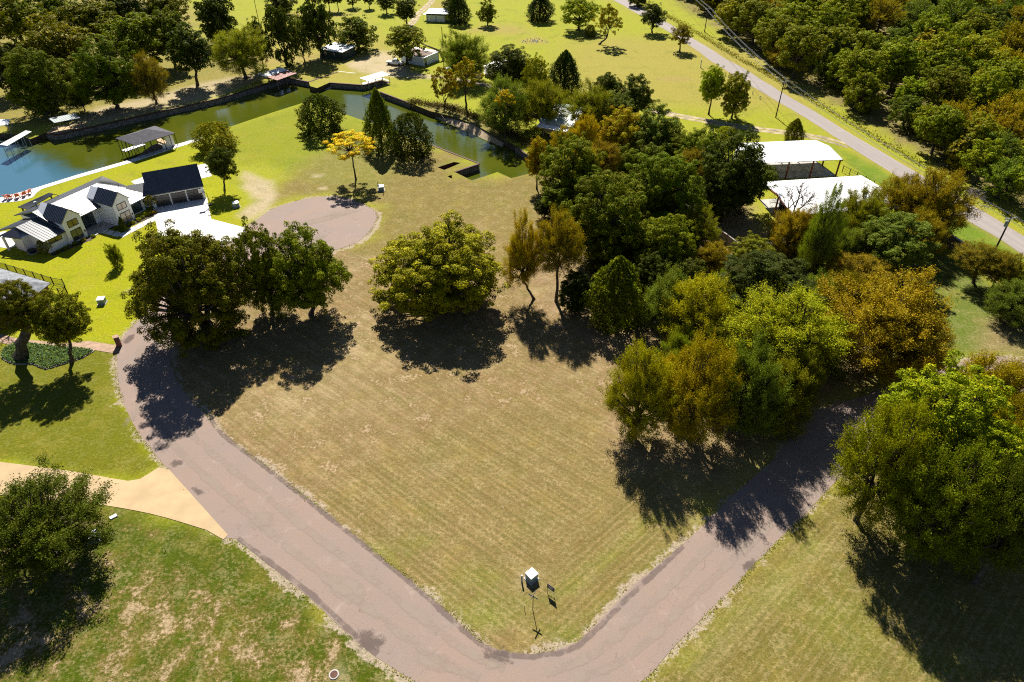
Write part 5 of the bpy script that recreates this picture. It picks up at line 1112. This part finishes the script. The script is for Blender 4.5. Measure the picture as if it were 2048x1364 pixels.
# more crowns that close the wooded belt
for cx, cy_, rw, rh, sh, hu, lb in [(1240, 480, 44, 46, 'oak', 'gr', 'leafy crown under the tall dark green oak'), (1292, 476, 40, 44, 'oak', 'ol', 'olive crown left of the bright green tree'), (1392, 462, 40, 38, 'airy', 'ol', 'thin olive crown above the small russet tree'), (1372, 565, 44, 42, 'oak', 'dk', 'shaded crown behind the feathery green tree'), (1460, 585, 44, 40, 'airy', 'gr', 'feathery crown left of the wide dull green tree'), (1375, 705, 46, 46, 'airy', 'gr', 'green skirt crown behind the rust brown tree'), (1545, 725, 52, 50, 'airy', 'ol', 'olive crown over the shaded road bend'), (1625, 600, 44, 44, 'airy', 'gg', 'grey green crown right of the wide dull green tree'), (1685, 585, 40, 40, 'airy', 'or', 'tawny crown behind the large orange brown tree'), (1256, 335, 38, 38, 'oak', 'gr', 'green crown below the speckled yellow tree'), (1296, 330, 36, 36, 'oak', 'dk', 'dark crown below the dull green oak'), (1356, 305, 36, 34, 'oak', 'gr', 'crown at the field side of the barn oaks'), (1436, 395, 44, 44, 'oak', 'dk', 'shaded crown under the tall dark barn tree'), (1120, 395, 40, 32, 'oak', 'gr', 'low crown at the sunny edge by the lagoon'), (1190, 385, 48, 42, 'oak', 'gr', 'crown in front of the broad lagoon oak'), (1250, 395, 44, 42, 'oak', 'ol', 'olive crown in the heart of the wood'), (1640, 505, 36, 40, 'airy', 'ol', 'slim olive tree inside the yard wall'), (1700, 500, 40, 44, 'airy', 'gg', 'grey green tree inside the yard wall'), (1740, 455, 40, 44, 'airy', 'ol', 'olive tree hiding the barn corner'), (1840, 470, 44, 40, 'airy', 'or', 'tawny tree at the wall bend'), (1450, 770, 44, 60, 'airy', 'br', 'dull crown between the rust brown and grey brown trees'), (1340, 760, 40, 56, 'airy', 'ye', 'yellow olive crown behind the corner tree'), (1560, 792, 62, 78, 'airy', 'ol', 'olive crown hanging over the shaded road'), (1930, 920, 70, 80, 'oak', 'lm', 'lime crown in the middle of the near right group'), (1830, 920, 60, 76, 'airy', 'gr', 'green crown right of the olive and rust tree'), (1960, 1040, 70, 80, 'airy', 'ol', 'shaded olive crown low in the near right group')]:
    plant(cx, cy_, rw, rh, -1.15, sh, hu, lb, share=.25, bright=.95)
# central wood, behind
W = [(1075, 316, 26, 32, 378, 'oak', 'ye', 'yellow tree at the lagoon corner', .5), (1142, 345, 64, 56, 445, 'oak', 'gr', 'broad green oak by the lagoon corner', .15), (1165, 322, 30, 28, 400, 'airy', 'ye', 'yellow olive crown inside the broad green oak', .3),
     (1208, 314, 30, 24, 385, 'airy', 'or', 'small orange crown above the broad green oak', .6), (1238, 268, 47, 42, 335, 'oak', 'ye', 'speckled yellow tree in the middle of the wood', .4), (1171, 268, 26, 27, 325, 'airy', 'ye', 'yellow tree in front of the tan cabin', .3),
     (1126, 283, 20, 22, 330, 'airy', 'ye', 'little yellow tree below the tan cabin wall', .4), (1312, 275, 52, 50, 345, 'oak', 'gg', 'dull green oak facing the green field', .05), (1322, 386, 82, 66, 490, 'big', 'gr', 'large dark oak in the heart of the wood', .1),
     (1262, 420, 60, 50, 505, 'oak', 'gr', 'oak just left of the large dark oak', .15), (1470, 352, 74, 76, 474, 'oak', 'dk', 'tall dark tree against the white barn roof', .15), (1410, 312, 52, 42, 400, 'oak', 'gr', 'oak touching the tall dark tree near the barn', .1),
     (1376, 350, 38, 36, 440, 'airy', 'br', 'thin brown tree in the wood', .4), (1342, 442, 36, 32, 512, 'airy', 'br', 'rusty twiggy tree over the garden wall', .3), (1268, 195, 37, 44, 252, 'oak', 'dk', 'dark tree standing at the field edge of the wood', .05),
     (1185, 226, 46, 46, 290, 'airy', 'ol', 'olive tree leaning over the green roofed cabin', .1), (1217, 174, 27, 22, 218, 'oak', 'dk', 'small dark tree behind the cabin', .1), (1232, 228, 42, 32, 280, 'oak', 'gg', 'grey green tree behind the speckled yellow tree', .1),
     (1010, 213, 45, 54, 276, 'airy', 'gg', 'grey green willow leaning to the beach', .05), (1087, 214, 46, 44, 285, 'airy', 'ol', 'crooked open tree before the cabin roof', .05), (1024, 137, 46, 35, 192, 'oak', 'dk', 'dark oak beyond the dirt lane', .1),
     (1073, 160, 26, 33, 204, 'oak', 'yg', 'yellow green tree next to the dark oak beyond the lane', .4), (1130, 152, 33, 38, 189, 'cedar', 'ce', 'dark cedar in front of the utility pole', .05), (928, 112, 45, 32, 162, 'airy', 'gr', 'leafy tree over the small white canopy', .2),
     (888, 175, 27, 34, 213, 'sparse', 'ye', 'yellow tree growing on the beach bank', .2), (930, 158, 32, 32, 220, 'sparse', 'ye', 'second yellow tree on the beach bank, by the wooden steps', .3), (1010, 200, 20, 16, 276, 'sparse', 'go', 'clump of golden leaves within the grey green willow', .3),
     (1590, 462, 44, 56, 558, 'airy', 'or', 'olive rust tree before the barn gable', .25), (1645, 472, 32, 64, 555, 'airy', 'gg', 'grey green thin tree beside the olive rust tree', .15), (1718, 432, 48, 50, 530, 'airy', 'ol', 'green tree covering the barn roof corner', .15),
     (1800, 404, 48, 52, 515, 'airy', 'or', 'olive tree right of the barn roof', .2), (1868, 412, 62, 56, 520, 'airy', 'or', 'tawny tree leaning to the country road', .35), (1780, 482, 72, 50, 575, 'oak', 'gg', 'dark tree shading the yard inside the wall', .1),
     (1452, 268, 18, 13, 281, 'bush', 'lm', 'small fresh green bush by the dirt track', .3), (1590, 262, 20, 22, 285, 'cedar', 'ol', 'young cedar casting its shadow on the barn roof', .2)]
for cx, cy_, rw, rh, by, sh, hu, lb, s_ in W: plant(cx, cy_, rw, rh * 1.12, -1.05 if rw > 33 and sh != 'cedar' else by, sh, hu, lb, share=s_, bright=1.0)
# across the lagoon and in the far field
Fr = [(30, 50, 62, 56, 122, 'far', 'ol', 'olive tree in the top left corner', .1), (70, 166, 60, 58, 228, 'oak', 'gr', 'bushy green tree on the far lawn near the first dock', .1), (120, 104, 72, 56, 172, 'far', 'ol', 'wide olive rust tree behind the bushy one', .25),
      (212, 150, 60, 58, 217, 'oak', 'gr', 'tall green tree shading the far bank', .15), (265, 78, 56, 46, 152, 'far', 'gr', 'light green tree behind the tall bank tree', .3), (332, 66, 46, 46, 134, 'far', 'gr', 'green tree at the end of the far grove', .2), (380, 100, 43, 40, 171, 'far', 'dk', 'dark tree with a clear trunk by the sandy path', .1, 395),
      (297, 157, 31, 36, 208, 'airy', 'br', 'brownish tree at the bulkhead', .4), (478, 101, 49, 37, 157, 'airy', 'yg', 'yellow green tree by the sandy path', .2), (432, 36, 42, 46, 90, 'far', 'dk', 'dark tree at the field corner of the grove', .05), (442, 62, 26, 26, 100, 'cedar', 'ce', 'low dark cedar under the field corner tree', .05),
      (515, 80, 21, 36, 135, 'far', 'dk', 'narrow tree beside the yellow green one', .1), (562, 66, 30, 50, 133, 'far', 'dk', 'tall slim tree behind the rusty boat roof', .05), (600, 76, 18, 36, 123, 'farairy', 'gg', 'thin leaning tree behind the rusty boat roof', .1, 610), (632, 46, 37, 48, 116, 'far', 'dk', 'tall dark tree left of the green shed', .05),
      (714, 66, 38, 29, 100, 'far', 'gr', 'round tree over the green shed', .1), (810, 79, 37, 28, 130, 'far', 'ol', 'tree in front of the white bungalow', .1), (811, 18, 24, 20, 51, 'far', 'dk', 'round tree below the dirt track', .05), (771, 2, 18, 16, 27, 'far', 'dk', 'small round tree at the top edge, first from the dirt track', .05),
      (736, -6, 12, 12, 17, 'far', 'dk', 'small tree at the top edge, second from the dirt track', .1), (703, -10, 14, 14, 15, 'far', 'dk', 'small tree at the top edge, third from the dirt track', .1), (673, -8, 13, 14, 22, 'far', 'dk', 'small tree at the top edge, fourth from the dirt track', .1), (655, -8, 14, 14, 22, 'far', 'dk', 'small tree at the top edge, fifth from the dirt track', .1), (561, 5, 28, 22, 30, 'far', 'dk', 'dark tree above the tall slim tree', .05),
      (917, 20, 24, 28, 46, 'cedar', 'ce', 'large cedar beside the pale garage building', .1), (905, 6, 20, 16, 36, 'far', 'dk', 'dark tree behind the large cedar', .05), (975, 25, 18, 19, 51, 'far', 'ol', 'small leaning tree in the far field', .05), (1080, 17, 28, 25, 41, 'cedar', 'ce', 'round dark cedar alone in the field', .05), (1159, 20, 36, 24, 60, 'far', 'lm', 'bright yellow green tree in the field', .2),
      (1181, 62, 10, 11, 73, 'bush', 'ol', 'small shrub under the bright field tree', .2), (1216, 46, 27, 30, 89, 'sparse', 'ye', 'half bare tree in the field', .2, 1198), (1308, 30, 24, 20, 65, 'far', 'dk', 'dark tree touching the far road', .05), (1364, 67, 20, 16, 102, 'far', 'or', 'small bronze tree beside the road', .2),
      (1428, 168, 26, 32, 229, 'oak', 'lm', 'taller tree of the yellow green pair by the track', .3), (1472, 190, 28, 36, 237, 'oak', 'yg', 'shorter tree of the yellow green pair by the track', .3), (1275, -5, 20, 14, 12, 'far', 'dk', 'tree at the top edge beside the road', .05),
      (4, 130, 40, 40, 190, 'far', 'dk', 'dark tree at the left border of the far grove', .05), (180, 40, 60, 40, 110, 'far', 'ol', 'olive crown deep in the far grove', .15), (250, 20, 50, 36, 80, 'far', 'dk', 'dark crown near the top of the far grove', .1), (100, 20, 50, 34, 85, 'far', 'gr', 'green crown near the top of the far grove', .1), (330, 15, 40, 32, 70, 'far', 'ol', 'olive crown beside the field in the far grove', .1), (160, 195, 20, 20, 222, 'airy', 'dk', 'small understory tree on the shaded bank', .1)]
for row in Fr:
    cx, cy_, rw, rh, by, sh, hu, lb, s_ = row[:9]
    plant(cx, cy_, rw, rh, by, sh, hu, lb, share=s_, bx=row[9] if len(row) > 9 else None, bright=.85 if hu in ('gr', 'dk', 'ol') else 1.0)
plant(1592, 398, 46, 48, 472, 'bare', 'br', 'leafless grey tree in front of the white barn roof', bx=1560)
plant(1922, 392, 44, 36, 470, 'bare', 'rd', 'leafless twiggy tree by the country road')
plant(8, 580, 26, 22, 640, 'bare', 'rd', 'bare branched tree against the brick house roof')
# the wood beyond the country road
wood = PX([(1300, -70), (1345, -6), (1440, 60), (1540, 130), (1640, 190), (1740, 255), (1840, 310), (1930, 360), (2070, 440), (2300, 560), (2700, 420), (2500, 100), (2200, -70)])
xs = [p[0] for p in wood]; ys = [p[1] for p in wood]; pts = []; tries = 0
clear = [(at2(1745, 95), 13), (at2(1905, 145), 9), (at2(1560, 30), 10), (at2(1440, 50), 6)]
while len(pts) < 262 and tries < 40000:
    tries += 1; q = (rng.uniform(min(xs), max(xs)), rng.uniform(min(ys), 400))
    u_, v_, _ = look((q[0], q[1], 5))
    if not (-60 < u_ < 2130 and v_ > -90): continue
    if not inside(np.array([q]), wood)[0]: continue
    if any((q[0]-c_[0])**2 + (q[1]-c_[1])**2 < r_*r_ for c_, r_ in clear): continue
    sp_ = 6.2 if q[1] < 190 else 7.6
    if any((q[0]-a)**2 + (q[1]-b)**2 < sp_ * sp_ for a, b in pts): continue
    pts.append(q)
KINDS_ = [('far', 'ol', 'olive broadleaf tree in the dense wood beyond the country road', .12, 1.25), ('far', 'gr', 'green broadleaf tree in the dense wood beyond the country road', .35, 1.25), ('cedar', 'ce', 'dark cedar in the dense wood beyond the country road', .15, 1.2),
          ('farairy', 'or', 'rusty feathery tree in the dense wood beyond the country road', .3, 1.25), ('far', 'yg', 'yellow green tree in the dense wood beyond the country road', .3, 1.2), ('far', 'dk', 'dark green broadleaf tree in the dense wood beyond the country road', .2, 1.25), ('farairy', 'gg', 'grey green feathery tree in the dense wood beyond the country road', .1, 1.2)]
WT = [.24, .2, .2, .1, .08, .1, .08]
ZONES = [('near the second power pole', at2(1600, 160)), ('across the road from the barns', at2(1760, 260)), ('opposite the yard wall', at2(2000, 390)), ('round the grassy clearing', at2(1745, 95)), ('by the far power pole', at2(1430, 40)), ('at the top right corner', at2(2020, 30)), ('on the right border', at2(2040, 220)), ('in the middle of the wood', at2(1860, 190)), ('at the top of the wood', at2(1700, 10))]
ORD = [w + ' largest' if w else 'largest' for w in ('', 'second', 'third', 'fourth', 'fifth', 'sixth', 'seventh', 'eighth', 'ninth', 'tenth', 'eleventh', 'twelfth', 'thirteenth', 'fourteenth', 'fifteenth', 'sixteenth', 'seventeenth', 'eighteenth', 'nineteenth', 'twentieth', 'twenty-first', 'twenty-second', 'twenty-third', 'twenty-fourth')]
ORD_ = ['largest', 'second largest', 'third largest', 'fourth largest', 'fifth largest', 'sixth largest', 'seventh largest', 'eighth largest', 'ninth largest', 'tenth largest', 'eleventh largest', 'twelfth largest']
recs = []
for x, y in pts:
    kd = rng.choices(KINDS_, WT)[0]; R = rng.uniform(3.4, 5.8) if y < 190 else rng.uniform(4.2, 7.4)
    if kd[0] == 'cedar': R *= 0.72
    zn = min(ZONES, key=lambda z_: (z_[1][0]-x)**2 + (z_[1][1]-y)**2)[0]; recs.append((kd, zn, R, x, y))
order = {}
for i in sorted(range(len(recs)), key=lambda i: -recs[i][2] / look((recs[i][3], recs[i][4], 5))[2]): order.setdefault((recs[i][0][2], recs[i][1]), []).append(i)
vis = sorted(range(len(recs)), key=lambda i: -recs[i][2] / look((recs[i][3], recs[i][4], 5))[2]); solo = set(vis[:148])
order = {}
for i in vis[:148]: order.setdefault((recs[i][0][2], recs[i][1]), []).append(i)
FC, FN, FK = [], [], []
for i, (kd, zn, R, x, y) in enumerate(recs):
    sh, hu, lb0, s_, brt = kd; hgt = R * rng.uniform(1.0, 1.5); V_ = R * (rng.uniform(.72, .95) if sh != 'cedar' else rng.uniform(1.2, 1.5))
    if i not in solo:
        cm = PROTO['far'][i % 4]['crown']; n4 = len(cm.polygons); co = np.empty(n4 * 12, np.float32); cm.vertices.foreach_get('co', co); co = co.reshape(n4, 4, 3)[::6].mean(1)
        FC.append(co * [R, R, V_] + [x, y, max(hgt, V_)]); FN.append(co + [0, 0, .3]); FK.append(np.full(len(co), rng.random())); continue
    k_ = order[(lb0, zn)].index(i); nm = lb0.split(' in the')[0]
    lb = (ORD[min(k_, 23)] + ' ' + nm + ' ' + zn + ', beyond the road') if len(order[(lb0, zn)]) > 1 else ('only ' + nm + ' ' + zn + ', beyond the road')
    bx_, by_, _ = look((x, y, 0)); tx, ty, tz = look((x, y, hgt)); dep = math.atan2(CAM_H - hgt, math.hypot(x, y))
    rh_ = math.hypot(R * math.sin(dep), V_ * math.cos(dep)) * FPX / tz
    plant(tx, ty, R * FPX / tz, rh_, by_, sh, hu, lb, group='trees of the roadside wood', share=s_, bx=bx_, bright=brt * rng.uniform(.75, 1.3))
FC = np.vstack(FC); FN = np.vstack(FN) + npr.normal(0, .5, (len(FC), 3)); FN /= np.linalg.norm(FN, axis=1)[:, None]; FK = np.concatenate(FK)
wo_ = mesh_obj('forest', leaf_mesh('forest', FC, FN, .42, npr.random(len(FC)), FK, npr, .66)); wo_.data.materials.append(LEAF['orange']); wo_.color = tuple(alb(128, 130, 30)) + (.7,)
tag(wo_, 'far mass of mixed trees filling the back of the wood', 'forest', kind='stuff')
# ---------------------------------------------------------------- ground cover and garden plants
def scatter(name, C, Nr, size, colr, second, share, label, cat, aspect=0.6):
    r = np.random.default_rng(len(C)); Nr = Nr / (np.linalg.norm(Nr, axis=1)[:, None] + 1e-9)
    o = mesh_obj(name, leaf_mesh(name, C, Nr, size, r.random(len(C)), r.random(len(C)), r, aspect)); o.data.materials.append(LEAF[second]); o.color = tuple(alb(*colr)) + (1 - share,)
    return tag(o, label, cat, kind='stuff')
r_ = np.random.default_rng(77)
def fill(poly, n):
    P = np.array(poly); out = np.zeros((0, 2))
    while len(out) < n:
        q = r_.uniform(P.min(0), P.max(0), (n * 2, 2)); out = np.vstack([out, q[inside(q, poly)]])
    return out[:n]
ivy_poly = smooth_line(PX([(4, 715), (10, 696), (35, 684), (100, 692), (161, 697), (188, 702), (166, 715), (117, 731), (92, 738), (66, 728), (30, 728)]), 1, True)
q = fill(ivy_poly, 9000); scatter('ivy_bed', np.c_[q, 0.05 + r_.random(9000) * 0.28], np.c_[r_.normal(0, .5, (9000, 2)), np.ones(9000)], 0.13, (118, 150, 82), 'lime', .2, 'low pale green ivy bed round the two leaning oaks', 'ivy')
eb = MB()
for i in range(len(ivy_poly)):
    a, b = ivy_poly[i], ivy_poly[(i+1) % len(ivy_poly)]; eb.bar((a[0], a[1], .10), (b[0], b[1], .10), .22, .2)
tag(eb.build('bed_edging', M_stone), 'stone edging around the ivy bed', 'edging', kind='structure')
# brush under the roadside wood
wp = [(x + rng.uniform(-4.5, 4.5), y + rng.uniform(-4.5, 4.5)) for x, y in pts for _ in range(3)]
wp = [p_ for p_ in wp if inside(np.array([p_]), wood)[0]]
ctr = np.array(wp); m = len(ctr); per = 60; cr = r_.uniform(.7, 2.0, m); ii = np.repeat(np.arange(m), per); d = r_.normal(size=(m*per, 3)); d[:, 2] = np.abs(d[:, 2]); d /= np.linalg.norm(d, axis=1)[:, None]
C_ = np.c_[ctr[ii], np.zeros(len(ii))] + d * cr[ii][:, None] * np.array([1, 1, .8]); scatter('undergrowth', C_, d + r_.normal(0, .4, d.shape), .22, (132, 128, 50), 'orange', .25, 'tangled low brush beneath the roadside wood', 'undergrowth')
# verge brush along the wood side of the road
L_ = np.array(smooth_line([(x + .0, y) for x, y in road_c2], 0.8)); k = len(L_); T_ = np.gradient(L_, axis=0); T_ /= np.linalg.norm(T_, axis=1)[:, None]; Nn = np.c_[-T_[:, 1], T_[:, 0]]
sgn = 1 if inside(np.array([L_[k//2] + Nn[k//2] * 9]), wood)[0] else -1
ii = r_.integers(0, k, 14000); off = 3.2 + np.abs(r_.normal(0, 1.6, len(ii))); b_ = L_[ii] + sgn * Nn[ii] * off[:, None] + r_.normal(0, .3, (len(ii), 2))
scatter('roadside_weeds', np.c_[b_, r_.random(len(ii)) * .5], np.c_[r_.normal(0, .8, (len(ii), 2)), np.full(len(ii), .6)], .17, (156, 150, 66), 'yellow', .3, 'rough weeds along the wood side of the country road', 'weeds')
# bank brush by the beach and under the far grove
bl = np.array(smooth_line(PX([(822, 204), (860, 210), (900, 216), (950, 234), (1000, 258), (1030, 275), (1060, 292)]), 1)); ii = r_.integers(0, len(bl), 7000)
scatter('bank_brush', np.c_[bl[ii] + r_.normal(0, .9, (7000, 2)), np.abs(r_.normal(0, .5, 7000))], r_.normal(size=(7000, 3)) + np.array([0, 0, .4]), .17, (112, 104, 58), 'brown', .4, 'brown brush on the bank above the beach', 'brush')
# ragged weeds along the loop road
E_ = np.array(road_loop); T_ = np.roll(E_, -1, 0) - E_; ii = r_.integers(0, len(E_), 15000); t = r_.random(15000)[:, None]
b_ = E_[ii] + T_[ii] * t; nn = np.c_[-T_[ii, 1], T_[ii, 0]]; nn /= np.linalg.norm(nn, axis=1)[:, None] + 1e-9; o_ = r_.normal(.18, .16, 15000)[:, None]
side = np.where(inside(b_ + nn * .3, road_loop), -1, 1)[:, None]; b_ = b_ + nn * side * o_
keepm = (np.sin(b_[:, 0] * .9 + b_[:, 1] * .7) + np.sin(b_[:, 0] * .31 - b_[:, 1] * .43) + r_.normal(0, .5, 15000) > .2); b_ = b_[keepm]; n_ = len(b_)
scatter('roadside_grass', np.c_[b_, r_.random(n_) * .04], np.c_[r_.normal(0, .35, (n_, 2)), np.full(n_, 1.0)], .07, (178, 168, 92), 'lime', .3, 'ragged grass tufts along the loop road edge', 'grass')
# garden plants in the flower bed, each its own
GP = [(150, 489, 5, 'gr'), (166, 482, 4.5, 'ye'), (186, 474, 4, 'gg'), (232, 459, 4.5, 'gr'), (244, 456, 4, 'or'), (258, 449, 4.5, 'gr'), (266, 447, 4, 'lm'), (277, 441, 4.5, 'lm'), (285, 436, 4, 'gg'), (292, 431, 5, 'lm'), (303, 428, 5, 'ye'), (310, 426, 4, 'or'), (130, 499, 4, 'gg'), (116, 505, 4, 'gr')]
nmx = ['first', 'second', 'third', 'fourth', 'fifth', 'sixth', 'seventh', 'eighth', 'ninth', 'tenth', 'eleventh', 'twelfth', 'thirteenth', 'fourteenth']
for i, (x, y, w_, hu) in enumerate(sorted(GP)): plant(x, y - w_ * .5, w_, w_ * .8, y, 'bush', hu, nmx[i] + ' small bed plant along the white house front, counted from the left', 'flower bed plants', share=.4, name='garden_plant', cat='plant')
plant(87, 490, 12, 12, 505, 'bush', 'gg', 'rounded shrub at the low wing corner of the white house', share=.3, name='shrub', cat='shrub', bright=1.2)
plant(243, 447, 7, 15, 462, 'cone', 'dk', 'narrow dark shrub before the second gable', share=.1, name='shrub', cat='shrub')
g = at(66, 505); fpit = empty('fire_bowl', (g.x, g.y, -.03), 0, 'round black fire bowl beside the low wing', 'fire bowl'); MB().tube((0, 0, .1), (0, 0, .6), .5, .85, 14).build('bowl', M_dark, fpit); MB().tube((0, 0, 0), (0, 0, .1), .95, .95, 14).build('base', M_conc2, fpit)

# ---------------------------------------------------------------- wear on the loop road: patches, stains, polished wheel lanes (thin films on the asphalt, parts of the road)
def film(name, colr, strength, sc):
    m = bpy.data.materials.new(name); nt, ns, lk, b = nodes_of(m); p = geo_pos(nt)
    f = N(nt, 'Attribute', attribute_name='fade').outputs['Fac']
    nz_ = math_n(nt, 'ADD', math_n(nt, 'MULTIPLY', noise(nt, p, sc, 6, 0.72), 0.75), math_n(nt, 'MULTIPLY', noise(nt, p, sc * 6, 3, 0.7), 0.25))
    mk = math_n(nt, 'MULTIPLY', ramp(nt, math_n(nt, 'ADD', f, math_n(nt, 'MULTIPLY', math_n(nt, 'SUBTRACT', nz_, 0.5), 2.4)), 0.42, 0.85), strength)
    b.inputs['Base Color'].default_value = tuple(alb(*colr)) + (1,); b.inputs['Roughness'].default_value = .95; b.inputs['Specular IOR Level'].default_value = .1
    tr = nt.nodes.new('ShaderNodeBsdfTransparent'); mx = nt.nodes.new('ShaderNodeMixShader'); lk.new(mk, mx.inputs[0]); lk.new(tr.outputs[0], mx.inputs[1]); lk.new(b.outputs[0], mx.inputs[2])
    lk.new(mx.outputs[0], nt.nodes['Material Output'].inputs['Surface']); return m
F_dark = film('dark_road_patch', (124, 110, 104), .5, .9); F_pale = film('polished_lane', (208, 188, 172), .55, .35); F_edge = film('dark_road_edge', (150, 132, 124), .55, .5); F_grit = film('grit', (200, 182, 164), .7, 1.2)
def fade_mesh(name, V, Fc, fade, mat):
    me = bpy.data.meshes.new(name); me.from_pydata(V, [], Fc); me.update(); a = me.attributes.new('fade', 'FLOAT', 'POINT'); a.data.foreach_set('value', fade)
    return mesh_obj(name, me, mat, road_o)
def stain(x, y, rx, ry, mat, z, ang=0.0):
    c = at(x, y); R1 = (at(x + rx, y) - c).length; R2 = (at(x, y + ry) - c).length; V = [(c.x, c.y, z)]; fd = [1.0]; Fc = []; n = 18
    for ring, k in ((.5, .75), (1.0, .38), (1.5, 0.0)):
        for j in range(n):
            t = 6.2832 * j / n; a, b = R1 * ring * math.cos(t), R2 * ring * math.sin(t); V.append((c.x + a * math.cos(ang) - b * math.sin(ang), c.y + a * math.sin(ang) + b * math.cos(ang), z)); fd.append(k)
    for j in range(n): Fc.append((0, 1 + j, 1 + (j + 1) % n))
    for q in range(2):
        for j in range(n): a = 1 + q * n; Fc.append((a + j, a + n + j, a + n + (j + 1) % n, a + (j + 1) % n))
    fade_mesh('road_patch', V, Fc, fd, mat)
for i, (x, y, rx, ry, mt, an) in enumerate([(354, 926, 16, 9, F_dark, 0), (336, 890, 9, 14, F_dark, 0), (395, 982, 20, 6, F_dark, -.6), (742, 1282, 42, 24, F_dark, -.4), (1000, 1312, 38, 18, F_dark, -.3), (985, 1330, 20, 12, F_grit, 0), (258, 678, 10, 13, F_dark, 0), (640, 440, 60, 6, F_grit, .5), (632, 479, 9, 3, F_grit, 0), (690, 425, 40, 5, F_grit, .4), (1500, 1130, 22, 10, F_dark, .7), (520, 1040, 40, 22, F_pale, -.6), (700, 1180, 60, 26, F_pale, -.6), (870, 1320, 60, 20, F_pale, -.3), (285, 800, 18, 50, F_pale, 0), (600, 480, 60, 10, F_grit, .3)]):
    stain(x, y, rx, ry, mt, .0062 + .0008 * i, an)
def lane(pts, w, mat, z):
    L = np.array(smooth_line(PX(pts), 1.2)); T = np.gradient(L, axis=0); T /= np.linalg.norm(T, axis=1)[:, None]; Nn = np.c_[-T[:, 1], T[:, 0]]; n = len(L); V = []; fd = []; Fc = []
    for k, f in ((-1.0, 0.0), (-.4, .72), (.4, .72), (1.0, 0.0)): V += [(x, y, z) for x, y in L + Nn * w * k]; fd += [f] * n
    for q in range(3): Fc += [(q*n + i, q*n + i + 1, q*n + n + i + 1, q*n + n + i) for i in range(n - 1)]
    fade_mesh('wheel_lane', V, Fc, fd, mat)
lane([(283, 690), (272, 740), (285, 800), (330, 870), (420, 960), (560, 1080), (740, 1220), (880, 1320), (960, 1355)], .9, F_pale, .0225)
lane([(318, 690), (305, 745), (325, 800), (385, 870), (480, 950), (630, 1070), (800, 1200), (930, 1300), (1010, 1335)], .9, F_pale, .0233)
lane([(1090, 1345), (1200, 1300), (1320, 1190), (1430, 1085), (1560, 965), (1680, 870)], .9, F_pale, .0225)
lane([(1150, 1360), (1260, 1310), (1380, 1200), (1490, 1095), (1610, 985), (1730, 885)], .9, F_pale, .0233)
lane([(420, 836), (450, 872), (572, 966), (750, 1108), (840, 1181), (965, 1290), (1045, 1312), (1095, 1308), (1155, 1291), (1272, 1180), (1366, 1092)], .55, F_edge, .0241)
lane([(476, 1076), (545, 1128), (627, 1192), (697, 1258), (755, 1308)], .5, F_edge, .0249)
